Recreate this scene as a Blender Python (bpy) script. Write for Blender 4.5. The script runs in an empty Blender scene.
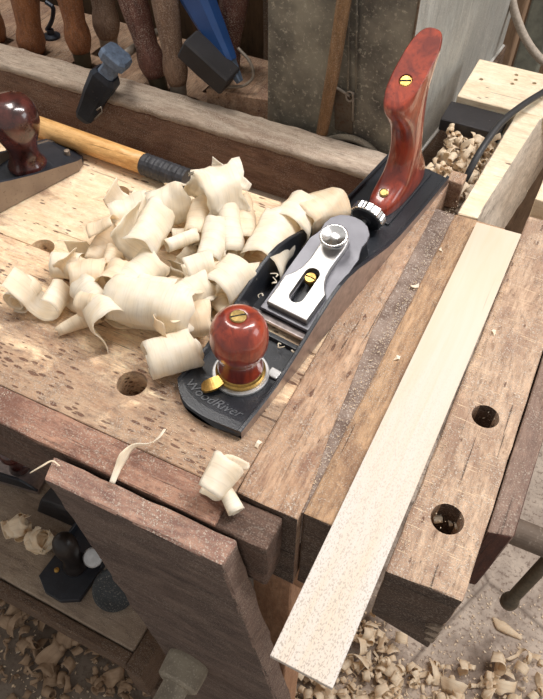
import bpy, bmesh, math, random
from mathutils import Vector, Matrix, noise, Euler
C = bpy.context.scene.collection
R = math.radians
random.seed(7)

# ------------------------------------------------------------------ camera
CAM = Vector((0, 0, 1.29))
FPX = 691.74
CX_ = Vector((0.89614405, 0.44371564, 0.00650114))     # camera right in the world
CD_ = Vector((0.34830525, -0.69422115, -0.62987336))   # camera down
CF_ = Vector((-0.27497144, 0.56672165, -0.77667064))   # camera forward

def ray(px, py):
    return CX_*((px-271.5)/FPX) + CD_*((py-349.5)/FPX) + CF_

def at(px, py, z=0.86):
    d = ray(px, py); return CAM + d*((z-CAM.z)/d.z)

def aty(px, py, y):
    d = ray(px, py); return CAM + d*((y-CAM.y)/d.y)

cam = bpy.data.cameras.new('camera'); cam.sensor_fit = 'VERTICAL'; cam.sensor_height = 36
cam.lens = FPX/699*36; cam.clip_start = .01
co = bpy.data.objects.new('camera', cam); C.objects.link(co)
co.matrix_world = Matrix.Translation(CAM) @ Matrix((CX_, -CD_, -CF_)).transposed().to_4x4()
bpy.context.scene.camera = co

# ------------------------------------------------------------------ materials
def lin(c):
    return tuple(((v/255)/12.92 if v/255 <= .04045 else ((v/255+.055)/1.055)**2.4) for v in c) + (1,)

class N:
    """small node-tree helper"""
    def __init__(s, name):
        s.m = bpy.data.materials.new(name); s.m.use_nodes = True
        s.t = s.m.node_tree; s.b = s.t.nodes['Principled BSDF']; s.o = s.t.nodes['Material Output']
        s.tc = s.t.nodes.new('ShaderNodeTexCoord').outputs['Object']
    def n(s, k, **kw):
        x = s.t.nodes.new(k)
        for a, v in kw.items(): setattr(x, a, v)
        return x
    def put(s, sock, v):
        if hasattr(v, 'is_linked') or hasattr(v, 'links'): s.t.links.new(v, sock)
        else: sock.default_value = v
    def map(s, scale, rot=(0, 0, 0), loc=(0, 0, 0)):
        x = s.n('ShaderNodeMapping'); s.put(x.inputs['Vector'], s.tc)
        x.inputs['Scale'].default_value = scale; x.inputs['Rotation'].default_value = rot; x.inputs['Location'].default_value = loc
        return x.outputs[0]
    def noise(s, vec, scale=1, detail=4, rough=.6, dist=0):
        x = s.n('ShaderNodeTexNoise'); s.put(x.inputs['Vector'], vec)
        x.inputs['Scale'].default_value = scale; x.inputs['Detail'].default_value = detail
        x.inputs['Roughness'].default_value = rough; x.inputs['Distortion'].default_value = dist
        return x.outputs['Fac']
    def voro(s, vec, scale=1, rnd=1):
        x = s.n('ShaderNodeTexVoronoi'); s.put(x.inputs['Vector'], vec)
        x.inputs['Scale'].default_value = scale; x.inputs['Randomness'].default_value = rnd
        return x.outputs['Distance'], x.outputs['Color']
    def rng(s, v, a, b, c=0., d=1.):
        x = s.n('ShaderNodeMapRange'); x.clamp = True; s.put(x.inputs[0], v)
        for i, q in enumerate((a, b, c, d)): x.inputs[i+1].default_value = q
        return x.outputs[0]
    def math(s, op, a, b=0.):
        x = s.n('ShaderNodeMath', operation=op); s.put(x.inputs[0], a); s.put(x.inputs[1], b); return x.outputs[0]
    def mix(s, f, a, b, mode='MIX'):
        x = s.n('ShaderNodeMix', data_type='RGBA', blend_type=mode)
        s.put(x.inputs[0], f); s.put(x.inputs[6], a); s.put(x.inputs[7], b); return x.outputs[2]
    def bump(s, h, strength=.3, dist=.001):
        x = s.n('ShaderNodeBump'); s.put(x.inputs['Height'], h)
        x.inputs['Strength'].default_value = strength; x.inputs['Distance'].default_value = dist
        s.t.links.new(x.outputs[0], s.b.inputs['Normal'])
    def fin(s, col, rough=.6, metal=0., spec=None):
        s.put(s.b.inputs['Base Color'], col); s.put(s.b.inputs['Roughness'], rough)
        s.b.inputs['Metallic'].default_value = metal
        if spec is not None: s.b.inputs['Specular IOR Level'].default_value = spec
        return s.m

def wood(name, light, mid, dark, axis=0, rot=0., worm=0., stain=None, stain_amt=.5, stain_scale=9, dust=0.,
         grain=1., rough=.75, bump=.6, seed=0., zones=(), scratch=0., contrast=1., cracks=.5):
    """worn timber: grain streaks, fine pitting, checks along the grain, stain patches, worm holes, dust"""
    g = N(name)
    def along(k, ratio, r=rot, **kw):
        sc = [k]*3; sc[axis] = k/ratio
        return g.map(sc, (0, 0, r), (seed*1.1+kw.get('o', 0), seed*1.3, seed*.7))
    a = g.noise(along(620*grain, 9), 1, 6, .7, .5)            # fibres
    b = g.noise(along(75*grain, 8, o=3), 1, 6, .65, 1.4)      # broad bands
    c = g.noise(along(190*grain, 2.2, o=6), 1, 6, .75)        # pitting
    col = g.mix(g.rng(b, .36, .64), lin(light), lin(mid))
    col = g.mix(g.rng(a, .48, .72, 0, .62*contrast), col, lin(dark))
    col = g.mix(g.rng(c, .53, .70, 0, .60*contrast), col, lin(dark))
    hi = tuple(min(255, v*1.12) for v in light)
    col = g.mix(g.rng(c, .47, .33, 0, .55), col, lin(hi))
    h = g.math('SUBTRACT', g.math('MULTIPLY', a, .4), g.math('MULTIPLY', c, .8))
    if stain:
        st = g.noise(g.map([stain_scale*(.55 if k == axis else 1.2) for k in range(3)], (0, 0, rot), (seed*2, 5, 2)), 1, 10, .72, .6)
        lo = .62-.25*stain_amt; v = st
        if zones:
            sep = g.n('ShaderNodeSeparateXYZ'); g.put(sep.inputs[0], g.tc)
            for ax, v0, v1, amt in zones:                  # wear that is heavier towards an edge of the board
                v = g.math('ADD', v, g.rng(sep.outputs[ax], v0, v1, amt, 0))
        f = g.rng(v, lo, lo+.10, 0, .9)
        f = g.math('MULTIPLY', f, g.rng(c, .30, .58, 1, .5))
        col = g.mix(f, col, lin(stain))
    if cracks:
        k = g.noise(along(260*grain, 26, o=9), 1, 3, .55, .3)
        f = g.rng(k, .665, .70, 0, cracks)
        col = g.mix(f, col, lin(tuple(v*.5 for v in dark)))
        h = g.math('SUBTRACT', h, f)
    if worm:
        ws = [310]*3; ws[axis] = 85
        d, cc = g.voro(g.map(ws, (0, 0, rot-.22), (seed, 0, 0)), 1)
        sepc = g.n('ShaderNodeSeparateColor'); g.put(sepc.inputs[0], cc)
        thr = g.rng(sepc.outputs[0], 1-worm, 1, 0, .54)
        pat = g.noise(g.map((26, 26, 26), (0, 0, 0), (seed, 9, 9)), 1, 3, .6)
        thr = g.math('MULTIPLY', thr, g.rng(pat, .40, .56, .25, 1))
        wob = g.math('MULTIPLY', g.math('SUBTRACT', c, .5), .35)
        f = g.rng(g.math('SUBTRACT', g.math('ADD', thr, wob), d), 0, .10)
        col = g.mix(g.math('MULTIPLY', f, .82), col, lin((92, 58, 44)))
        h = g.math('SUBTRACT', h, g.math('MULTIPLY', f, 1.5))
    if scratch:
        ss = [1100]*3; ss[0] = 40
        s_ = g.noise(g.map(ss, (0, 0, -.5), (1, seed, 2)), 1, 2, .5)
        col = g.mix(g.rng(s_, .64, .70, 0, scratch), col, lin((236, 212, 178)))
    if dust:
        dn = g.noise(g.map((760, 760, 760)), 1, 3, .7); dm = g.noise(g.map((30, 30, 30)), 1, 4, .65)
        f = g.math('MULTIPLY', g.rng(dn, .52, .62), g.rng(dm, .36, .62, .1, dust))
        col = g.mix(f, col, lin((216, 202, 186)))
        h = g.math('ADD', h, f)
    g.bump(h, bump, .0014)
    return g.fin(col, rough, 0, .35)

def plain(name, c, rough=.5, metal=0., var=.12, scale=300, bump=.1, spec=None, coat=0.):
    g = N(name)
    n = g.noise(g.map((scale,)*3), 1, 4, .6)
    lo = tuple(v*(1-var) for v in c); hi = tuple(min(255, v*(1+var)) for v in c)
    if bump: g.bump(n, bump, .0006)
    if coat: g.b.inputs['Coat Weight'].default_value = coat; g.b.inputs['Coat Roughness'].default_value = .06
    return g.fin(g.mix(g.rng(n, .3, .7), lin(lo), lin(hi)), rough, metal, spec)

def speckled(name, c, c2, thr=.55, scale=500, rough=.6, metal=0., big=None, bump=.3):
    g = N(name)
    n = g.noise(g.map((scale,)*3), 1, 5, .7)
    b = g.noise(g.map((scale/14,)*3), 1, 4, .6)
    col = g.mix(g.rng(b, .35, .65), lin(c), lin(big or tuple(v*.75 for v in c)))
    col = g.mix(g.rng(n, thr, thr+.12, 0, .8), col, lin(c2))
    g.bump(n, bump, .001)
    return g.fin(col, rough, metal)

M = {}
M['top_pale'] = wood('worm_eaten_bench_top', (244, 220, 188), (232, 202, 164), (188, 150, 114), 0, rot=.08, worm=.50, contrast=.8,
                     stain=(136, 92, 72), stain_amt=.3, stain_scale=20, dust=.3, seed=2, cracks=.5)
M['top_front'] = wood('worn_bench_front_board', (244, 216, 180), (230, 194, 156), (158, 114, 88), 0, rot=.08, worm=1.0, contrast=1.2,
                      stain=(100, 66, 58), stain_amt=.34, stain_scale=30, dust=.6, seed=5, zones=(('Y', -.155, -.060, .26), ('X', .225, .10, .10)), cracks=.8)
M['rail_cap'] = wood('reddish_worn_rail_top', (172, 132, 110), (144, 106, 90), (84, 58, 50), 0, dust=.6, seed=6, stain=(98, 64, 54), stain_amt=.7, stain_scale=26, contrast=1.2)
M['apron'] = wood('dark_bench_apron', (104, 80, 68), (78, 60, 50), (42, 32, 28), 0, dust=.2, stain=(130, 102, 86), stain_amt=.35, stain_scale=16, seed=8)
M['beam'] = wood('worn_oak_end_beam', (196, 164, 136), (168, 134, 108), (92, 64, 50), 1, stain=(116, 80, 68), stain_amt=.50,
                 stain_scale=18, dust=.8, grain=.8, seed=11, worm=.08, contrast=1.25, cracks=.8)
M['beam_b'] = wood('golden_brown_beam', (190, 156, 122), (162, 128, 98), (94, 68, 50), 1, stain=(122, 92, 74), stain_amt=.5, stain_scale=20, dust=.7, grain=.8, seed=14, contrast=1.2, cracks=.8)
M['jaw'] = wood('scarred_vise_jaw', (202, 174, 148), (174, 144, 120), (100, 74, 58), 1, stain=(134, 104, 88), stain_amt=.6,
                stain_scale=20, dust=.9, seed=17, worm=.08, scratch=.7, grain=.8, contrast=1.25, cracks=.8)
M['end_grain_shade'] = wood('shaded_end_grain', (92, 74, 62), (66, 52, 44), (36, 28, 24), 0, dust=.25, seed=19, grain=.6)
M['dust'] = speckled('packed_grey_sawdust', (148, 130, 118), (206, 196, 186), .54, 700, .95, big=(106, 88, 78), bump=.8)
M['tray'] = wood('weathered_tray_wood', (150, 118, 98), (120, 88, 72), (70, 48, 38), 0, stain=(104, 68, 52), stain_amt=.45, dust=.5, seed=21, grain=.6)
M['tray_top'] = wood('rounded_dusty_tray_edge', (196, 180, 162), (168, 148, 130), (100, 80, 68), 0, stain=(132, 104, 86), stain_amt=.4, dust=.8, seed=24, grain=.6)
M['chop'] = wood('shaded_chop_wood', (112, 94, 84), (88, 72, 66), (46, 38, 34), 0, rot=.3, dust=.25, seed=27, grain=.6, stain=(66, 52, 48), stain_amt=.5, stain_scale=18)
M['chop_top_lit'] = wood('reddish_worn_lit_chop_top', (178, 142, 122), (146, 112, 98), (84, 60, 54), 0, dust=.9, seed=30, stain=(106, 76, 70), stain_amt=.5, stain_scale=30, grain=.8)
M['leg'] = wood('tan_bench_leg', (196, 152, 118), (172, 126, 94), (130, 92, 68), 2, seed=33, dust=.2)
M['plate_wood'] = wood('greyed_side_plate', (140, 116, 102), (116, 94, 84), (84, 64, 56), 1, dust=.5, seed=36)
M['red_end'] = wood('reddish_plate_end', (88, 54, 44), (70, 42, 36), (44, 28, 26), 2, seed=38)
M['shelf'] = wood('dusty_shelf_board', (164, 146, 126), (142, 124, 108), (98, 82, 70), 0, dust=.5, seed=40, grain=.6)
M['shelf_dark'] = wood('brown_shelf_rail', (104, 82, 64), (84, 64, 50), (52, 40, 32), 0, dust=.3, seed=43)
M['pale'] = wood('sun_bleached_pale_board', (250, 234, 206), (238, 216, 182), (206, 178, 146), 0, seed=46, grain=.7, dust=.2, worm=.05)
M['grey_side'] = wood('grey_dusty_board_side', (204, 190, 172), (178, 164, 148), (126, 114, 102), 1, seed=49, grain=.8, dust=.5)
M['chisel_a'] = wood('brown_handle_wood', (150, 98, 62), (122, 76, 48), (80, 50, 34), 2, seed=52, rough=.5, bump=.2, dust=.2)
M['chisel_b'] = wood('dark_red_handle_wood', (122, 84, 74), (92, 58, 52), (62, 40, 38), 2, seed=55, rough=.5, bump=.2, dust=.6)
M['chisel_c'] = wood('dusty_tan_handle_wood', (150, 124, 104), (122, 96, 80), (86, 66, 56), 2, seed=58, rough=.6, bump=.2, dust=.6)
M['ash'] = wood('honey_ash_handle', (226, 182, 122), (206, 154, 92), (160, 108, 60), 0, seed=60, rough=.35, bump=.1, grain=.8)
M['rod'] = wood('old_brown_rod', (156, 122, 88), (126, 96, 66), (88, 66, 46), 2, seed=62, dust=.3)
M['board_panel'] = wood('brown_back_panel', (98, 76, 54), (80, 62, 44), (54, 42, 32), 2, seed=65, grain=.5)
M['post'] = wood('weathered_post', (116, 102, 88), (90, 78, 66), (56, 48, 42), 2, seed=68, grain=.6, dust=.4)
M['wall'] = wood('brown_shed_wall', (138, 112, 88), (116, 92, 72), (84, 66, 52), 2, seed=71, grain=.3)
M['black'] = plain('black_japanning', (34, 37, 43), .34, 0, .25, 900, .35, .6)
M['dusty_black'] = speckled('dusty_black_iron', (40, 44, 52), (118, 116, 114), .62, 700, .42, 0, (30, 33, 40), .2)
M['steel'] = plain('machined_cheek_steel', (168, 158, 156), .34, .85, .12, 160, .05)
M['old_steel'] = speckled('tarnished_plane_side', (150, 134, 118), (96, 78, 66), .58, 300, .5, .3, (128, 112, 98), .1)
M['silver'] = plain('brushed_lever_cap', (176, 174, 172), .42, .85, .06, 500, .06)
M['iron'] = speckled('spotted_blade_iron', (122, 122, 128), (62, 62, 66), .64, 260, .45, .8, (98, 98, 104), .08)
M['chrome'] = plain('turned_chrome', (232, 232, 232), .2, 1, .04, 300, .03)
M['disc'] = speckled('pitted_steel_disc', (204, 204, 204), (110, 110, 110), .6, 900, .4, .6, (180, 180, 180), .2)
M['brass'] = plain('aged_brass', (190, 154, 88), .36, .95, .12, 400, .05)
M['dim_brass'] = plain('dull_brass_screw', (160, 136, 86), .4, .9, .15, 500, .1)
M['slot'] = plain('dark_screw_slot', (38, 32, 26), .8, 0, .1, 100, 0)
M['dark_knob'] = plain('black_varnished_knob', (34, 28, 26), .4, 0, .2, 90, .2)
M['tape'] = plain('black_grip_tape', (46, 46, 50), .5, 0, .3, 200, .3)
M['old_knob'] = plain('near_black_varnished_knob', (66, 34, 30), .22, 0, .45, 70, .25, .6, .6)
M['gunmetal'] = speckled('blue_black_hammer_steel', (58, 64, 74), (140, 140, 142), .64, 260, .42, .55, (44, 48, 56), .3)
M['blue_grey'] = plain('blue_grey_steel', (112, 128, 150), .42, .5, .15, 200, .2)
M['blue'] = speckled('blue_painted_handle', (44, 84, 146), (110, 130, 160), .66, 200, .38, 0, (34, 66, 118), .1)
M['black_block'] = speckled('scuffed_black_block', (50, 48, 50), (128, 122, 120), .66, 200, .55, 0, (36, 34, 36), .3)
M['wire'] = plain('grey_wire', (150, 140, 128), .5, .3, .1)
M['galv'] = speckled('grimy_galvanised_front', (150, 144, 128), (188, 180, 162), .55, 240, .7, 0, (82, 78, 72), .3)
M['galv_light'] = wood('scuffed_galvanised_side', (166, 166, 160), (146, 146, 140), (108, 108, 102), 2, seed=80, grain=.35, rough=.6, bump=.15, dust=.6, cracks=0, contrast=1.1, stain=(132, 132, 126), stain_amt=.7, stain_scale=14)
M['lip'] = plain('bright_folded_lip', (204, 202, 196), .5, .2, .08)
M['rust'] = speckled('rusty_bracket', (122, 108, 92), (90, 62, 44), .52, 300, .7, .2)
M['hole_dark'] = plain('shaded_recess', (30, 27, 25), .9, 0, .2, 60, .2)
M['cable'] = plain('black_cable_rubber', (44, 44, 46), .5, 0, .15)
M['hose'] = plain('pale_grey_hose', (164, 152, 138), .6, 0, .1)
M['screw_iron'] = speckled('dusty_vise_screw', (158, 148, 130), (196, 186, 168), .55, 500, .8, 0, (128, 118, 104), .4)
M['bar'] = plain('olive_steel_bar', (92, 82, 66), .5, .4, .15, 300, .15)
M['hub'] = speckled('grey_brown_hub', (124, 108, 94), (160, 146, 132), .58, 300, .7, .1)

def concrete():
    g = N('stained_concrete_floor')
    b = g.noise(g.map((7, 7, 7)), 1, 6, .65, .5); f = g.noise(g.map((120, 120, 120)), 1, 5, .7)
    col = g.mix(g.rng(b, .38, .62), lin((204, 188, 172)), lin((156, 140, 128)))
    col = g.mix(g.rng(f, .52, .62, 0, .75), col, lin((116, 96, 84)))
    w = g.noise(g.map((45, 45, 45), (0, 0, 0), (3, 3, 3)), 1, 5, .7)
    col = g.mix(g.rng(w, .58, .68, 0, .6), col, lin((222, 208, 192)))
    # blotchy grime, with the bench's shade painted in on the left
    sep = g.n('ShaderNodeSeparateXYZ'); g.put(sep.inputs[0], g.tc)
    grime_shade = g.math('ADD', b, g.rng(sep.outputs['X'], -.25, .1, .35, 0))
    col = g.mix(g.rng(grime_shade, .55, .72, 0, .75), col, lin((98, 84, 70)))
    # crack
    d = g.n('ShaderNodeTexVoronoi', feature='DISTANCE_TO_EDGE'); g.put(d.inputs['Vector'], g.mix(.12, g.map((.9, .9, .9), (0, 0, .4), (.3, .12, 0)), g.n('ShaderNodeTexNoise').outputs['Color']))
    d.inputs['Scale'].default_value = 1
    g.bump(g.math('ADD', f, g.rng(d.outputs[0], 0, .005, -1.5, 0)), .5, .002)
    col = g.mix(g.rng(d.outputs[0], 0, .004, .7, 0), col, lin((98, 84, 74)))
    return g.fin(col, .8)
M['floor'] = concrete()

def maple():
    g = N('pale_planed_maple')
    sep = g.n('ShaderNodeSeparateXYZ'); g.put(sep.inputs[0], g.tc)
    along = g.rng(sep.outputs['Y'], -.16, .2)
    a = g.noise(g.map((300, 14, 60), (0, 0, .02)), 1, 5, .6, .3)
    base = g.mix(along, lin((206, 199, 192)), lin((212, 196, 176)))
    b2 = g.noise(g.map((60, 5, 30)), 1, 4, .6, .8)
    col = g.mix(g.rng(b2, .4, .66, 0, .55), base, lin((208, 186, 158)))
    col = g.mix(g.rng(a, .55, .75, 0, .35), col, lin((214, 184, 150)))
    fl = g.noise(g.map((1250, 620, 300), (0, 0, .25)), 1, 2, .5)      # short ray flecks, thick at the near end
    amt = g.rng(sep.outputs['Y'], -.22, .06, .9, .0)
    f = g.math('MULTIPLY', g.rng(fl, .54, .62), amt)
    col = g.mix(f, col, lin((166, 154, 142)))
    st = g.noise(g.map((260, 9, 60), (0, 0, .03), (4, 2, 0)), 1, 2, .5)
    col = g.mix(g.rng(st, .74, .8, 0, .6), col, lin((150, 110, 84)))
    g.bump(a, .08, .0006)
    return g.fin(col, .55, 0, .35)
M['maple'] = maple()

def shaving_mat(name, c, c2, trans=.38):
    g = N(name)
    v = g.map((650, 45, 45)); a = g.noise(v, 1, 4, .6)
    b = g.noise(g.map((60, 60, 60)), 1, 3, .6)
    col = g.mix(g.rng(b, .35, .65), lin(c), lin(c2))
    col = g.mix(g.rng(a, .5, .75, 0, .35), col, lin(tuple(v*.80 for v in c2)))
    g.bump(a, .25, .0008)
    g.fin(col, .5, 0, .3)
    tr = g.n('ShaderNodeBsdfTranslucent'); g.put(tr.inputs[0], col)
    mx = g.n('ShaderNodeMixShader'); mx.inputs[0].default_value = trans
    g.t.links.new(g.b.outputs[0], mx.inputs[1]); g.t.links.new(tr.outputs[0], mx.inputs[2]); g.t.links.new(mx.outputs[0], g.o.inputs[0])
    return g.m
M['shave'] = shaving_mat('fresh_cream_shaving', (255, 249, 236), (253, 241, 218))
M['shave2'] = shaving_mat('warm_cream_shaving', (254, 243, 222), (248, 228, 196))
M['shave_floor'] = shaving_mat('tan_floor_shaving', (254, 240, 216), (246, 224, 192), .3)
M['shave_dark'] = shaving_mat('dark_floor_shaving', (184, 156, 128), (156, 128, 102), .15)  # darker copy of the floor shaving, used on the left

def redwood(name='polished_rosewood', coat=.8, rough=.3):
    g = N(name)
    a = g.noise(g.map((260, 260, 22)), 1, 5, .6, .8); b = g.noise(g.map((40, 40, 12), (.3, .2, 0)), 1, 3, .6, 1.5)
    col = g.mix(g.rng(b, .35, .62), lin((164, 66, 42)), lin((112, 42, 32)))
    col = g.mix(g.rng(a, .5, .72, 0, .6), col, lin((74, 26, 22)))
    g.b.inputs['Coat Weight'].default_value = coat; g.b.inputs['Coat Roughness'].default_value = .04
    return g.fin(col, rough, 0, .4)
M['rosewood'] = redwood()
M['rosewood_satin'] = redwood('satin_rosewood', 0, .62)

# ------------------------------------------------------------------ object helpers
def tag(o, label=None, cat=None, group=None, kind=None):
    if label: o['label'] = label
    if cat: o['category'] = cat
    if group: o['group'] = group
    if kind: o['kind'] = kind
    return o

def empty(name, loc, rot=(0, 0, 0), label=None, cat=None, group=None):
    o = bpy.data.objects.new(name, None); C.objects.link(o); o.empty_display_size = .02
    o.location = loc; o.rotation_euler = rot
    return tag(o, label, cat, group)

def local_matrix(o):
    return Matrix.LocRotScale(o.location, o.rotation_euler, o.scale)

def link(name, bm, mats, parent=None, origin=None, world=True, smooth=False, recalc=True):
    """one mesh object; with a parent and world=True the vertices are given in world space"""
    if recalc: bmesh.ops.recalc_face_normals(bm, faces=bm.faces[:])
    me = bpy.data.meshes.new(name)
    if parent is not None and world:
        m = local_matrix(parent)
        if parent.parent: m = local_matrix(parent.parent) @ m
        bmesh.ops.transform(bm, matrix=m.inverted(), verts=bm.verts[:])
    o = bpy.data.objects.new(name, me)
    if origin is not None:
        bmesh.ops.translate(bm, vec=-Vector(origin), verts=bm.verts[:]); o.location = origin
    bm.to_mesh(me); bm.free()
    for f in me.polygons: f.use_smooth = smooth
    for m in (mats if isinstance(mats, (list, tuple)) else [mats]): me.materials.append(m)
    C.objects.link(o)
    if parent is not None: o.parent = parent
    return o

def box_bm(x0, x1, y0, y1, z0, z1, bev=.001, seg=2):
    bm = bmesh.new(); bmesh.ops.create_cube(bm, size=1)
    for v in bm.verts:
        v.co = Vector((x0 if v.co.x < 0 else x1, y0 if v.co.y < 0 else y1, z0 if v.co.z < 0 else z1))
    if bev: bmesh.ops.bevel(bm, geom=bm.edges[:], offset=bev, segments=seg, affect='EDGES', profile=.6)
    return bm

def hexa(pts, bev=.001, seg=2):
    """eight corners: bottom four then top four, same winding"""
    bm = bmesh.new(); v = [bm.verts.new(p) for p in pts]
    for q in ((3, 2, 1, 0), (4, 5, 6, 7), (0, 1, 5, 4), (1, 2, 6, 5), (2, 3, 7, 6), (3, 0, 4, 7)):
        bm.faces.new([v[i] for i in q])
    bmesh.ops.recalc_face_normals(bm, faces=bm.faces[:])
    if bev: bmesh.ops.bevel(bm, geom=bm.edges[:], offset=bev, segments=seg, affect='EDGES', profile=.6)
    return bm

def rough_up(bm, amp=.0008, step=.02, freq=55., edge_amp=None, seed=0.):
    """cut a board into cells and push them about so that its edges look worn"""
    for ax in range(3):
        lo = min(v.co[ax] for v in bm.verts); hi = max(v.co[ax] for v in bm.verts)
        n = int((hi-lo)/step)
        for i in range(1, n):
            p = [0, 0, 0]; p[ax] = lo+(hi-lo)*i/n; nn = [0, 0, 0]; nn[ax] = 1
            bmesh.ops.bisect_plane(bm, geom=bm.verts[:]+bm.edges[:]+bm.faces[:], plane_co=p, plane_no=nn)
    bm.normal_update()
    for v in bm.verts:
        q = v.co*freq+Vector((seed, seed, seed))
        e = 1
        nrm = v.normal
        if max(abs(nrm.x), abs(nrm.y), abs(nrm.z)) < .93: e = (edge_amp or 2.2)
        v.co += nrm*(noise.noise(q)*amp*e - (amp*.5 if e > 1 else 0))
    return bm

def merge(*bms):
    out = bmesh.new()
    for b in bms:
        me = bpy.data.meshes.new('tmp'); b.to_mesh(me); b.free(); out.from_mesh(me); bpy.data.meshes.remove(me)
    return out

def prism(pts, z0, z1, bev=.0, seg=2):
    bm = bmesh.new()
    a = [bm.verts.new((p[0], p[1], z0)) for p in pts]; b = [bm.verts.new((p[0], p[1], z1)) for p in pts]
    n = len(pts)
    bm.faces.new(a[::-1]); bm.faces.new(b)
    for i in range(n): bm.faces.new((a[i], a[(i+1) % n], b[(i+1) % n], b[i]))
    bmesh.ops.recalc_face_normals(bm, faces=bm.faces[:])
    if bev:
        es = [e for e in bm.edges if len(e.link_faces) == 2 and e.link_faces[0].normal.angle(e.link_faces[1].normal, 0) > .9
              and any(len(f.verts) > 4 or abs(f.normal.z) > .9 for f in e.link_faces)]
        bmesh.ops.bevel(bm, geom=es, offset=bev, segments=seg, affect='EDGES', profile=.5)
    return bm

def lathe(prof, n=40, ax=None, org=(0, 0, 0), knurl=0):
    """prof = [(radius, height)] spun about z, then turned to point along ax"""
    bm = bmesh.new(); rings = []
    for k, (r, h) in enumerate(prof):
        if r < 1e-6: rings.append([bm.verts.new((0, 0, h))]); continue
        rings.append([bm.verts.new(((r*(1+(knurl if i % 2 else 0)))*math.cos(2*math.pi*i/n), (r*(1+(knurl if i % 2 else 0)))*math.sin(2*math.pi*i/n), h)) for i in range(n)])
    for a, b in zip(rings, rings[1:]):
        if len(a) == 1 and len(b) == 1: continue
        for i in range(n):
            j = (i+1) % n
            if len(a) == 1: bm.faces.new((a[0], b[j], b[i]))
            elif len(b) == 1: bm.faces.new((a[i], a[j], b[0]))
            else: bm.faces.new((a[i], a[j], b[j], b[i]))
    for r in (rings[0], rings[-1]):
        if len(r) > 1: bm.faces.new(r if r is rings[-1] else r[::-1])
    m = Matrix.Identity(4)
    if ax is not None: m = Vector((0, 0, 1)).rotation_difference(Vector(ax)).to_matrix().to_4x4()
    bmesh.ops.transform(bm, matrix=Matrix.Translation(org) @ m, verts=bm.verts[:])
    return bm

def tube(pts, rad, n=10):
    pts = [Vector(p) for p in pts]; rr = rad if isinstance(rad, (list, tuple)) else [rad]*len(pts)
    bm = bmesh.new(); rings = []
    t0 = (pts[1]-pts[0]).normalized(); u = t0.orthogonal().normalized()
    for i, p in enumerate(pts):
        t = (pts[min(i+1, len(pts)-1)]-pts[max(i-1, 0)]).normalized()
        u = (u-t*u.dot(t)).normalized(); w = t.cross(u)
        rings.append([bm.verts.new(p+(u*math.cos(2*math.pi*k/n)+w*math.sin(2*math.pi*k/n))*rr[i]) for k in range(n)])
    for a, b in zip(rings, rings[1:]):
        for k in range(n): bm.faces.new((a[k], a[(k+1) % n], b[(k+1) % n], b[k]))
    bm.faces.new(rings[0][::-1]); bm.faces.new(rings[-1])
    return bm

def spline(pts, m=8):
    pts = [Vector(p) for p in pts]; out = []
    q = [pts[0]*2-pts[1]]+pts+[pts[-1]*2-pts[-2]]
    for i in range(1, len(q)-2):
        for k in range(m):
            t = k/m; a, b, c, d = q[i-1], q[i], q[i+1], q[i+2]
            out.append(.5*((2*b)+(c-a)*t+(2*a-5*b+4*c-d)*t*t+(3*b-a-3*c+d)*t**3))
    out.append(pts[-1]); return out

def carve(o, cutters):
    """boolean-difference the cutter bmeshes (given in o's local space) and bake the result"""
    tmp = []
    for bm in cutters:
        bmesh.ops.recalc_face_normals(bm, faces=bm.faces[:])
        me = bpy.data.meshes.new('cut'); bm.to_mesh(me); bm.free()
        c = bpy.data.objects.new('cut', me); C.objects.link(c)
        m = local_matrix(o)
        p = o.parent
        while p: m = local_matrix(p) @ m; p = p.parent
        c.matrix_world = m; c.location, c.rotation_euler = m.to_translation(), m.to_euler()
        md = o.modifiers.new('b', 'BOOLEAN'); md.operation = 'DIFFERENCE'; md.object = c; md.solver = 'EXACT'; tmp.append(c)
    bpy.context.view_layer.update()
    dg = bpy.context.evaluated_depsgraph_get()
    new = bpy.data.meshes.new_from_object(o.evaluated_get(dg))
    o.modifiers.clear(); o.data = new
    for c in tmp: bpy.data.objects.remove(c)
    return o

T = .86   # bench top height

# ------------------------------------------------------------------ the setting
bm = bmesh.new(); bmesh.ops.create_grid(bm, x_segments=2, y_segments=2, size=2.2)
for v in bm.verts: v.co.y += .8
tag(link('floor', bm, M['floor']), kind='structure')
tag(link('wall_back', box_bm(-2.2, 2.2, 1.45, 1.55, 0, 2.4, 0), M['wall']), kind='structure')

# ------------------------------------------------------------------ the workbench
BL = Vector((-.35, .34, 0))
bench = empty('workbench', BL, label='large worn wooden workbench with dog holes, under the hand plane and cream shavings', cat='workbench')

def hole(px, py, r, depth=.08, z=T):
    p = at(px, py, z)
    return lathe([(r, -depth), (r*.98, -.004), (r*1.03, .004)], 24, org=p-BL)

HOLES = [(42, 248, .0112), (132, 383.5, .0118), (118, 193, .0112)]
b_back = link('top_board', rough_up(box_bm(-.80, -.1185, .3255, .483, T-.05, T, .0008), .0003, .03), M['top_pale'], bench)
carve(b_back, [hole(*HOLES[0]), hole(*HOLES[2])])
b_front = link('top_board', rough_up(box_bm(-.80, -.1185, .1895, .325, T-.05, T, .0008), .0003, .03, seed=3), M['top_front'], bench)
# chipped hollow beside the front hole
chip = hexa([(x-BL.x, y-BL.y, z) for x, y, z in ((-.200, .200, T-.003), (-.140, .196, T-.0035), (-.126, .226, T-.003), (-.196, .232, T-.002),
                                                (-.204, .198, T+.01), (-.138, .194, T+.01), (-.122, .228, T+.01), (-.2, .236, T+.01))], 0)
carve(b_front, [hole(*HOLES[1])])
link('front_rail', rough_up(box_bm(-.80, -.0815, .163, .189, T-.068, T-.0035, .002), .0012, .012, 60, 2.4, 5), M['apron'], bench)
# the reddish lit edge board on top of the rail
link('rail_cap', rough_up(box_bm(-.80, -.1195, .1625, .1892, T-.0035, T-.0002, .001), .0007, .012, 70, 2.6, 9), M['rail_cap'], bench)

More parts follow.
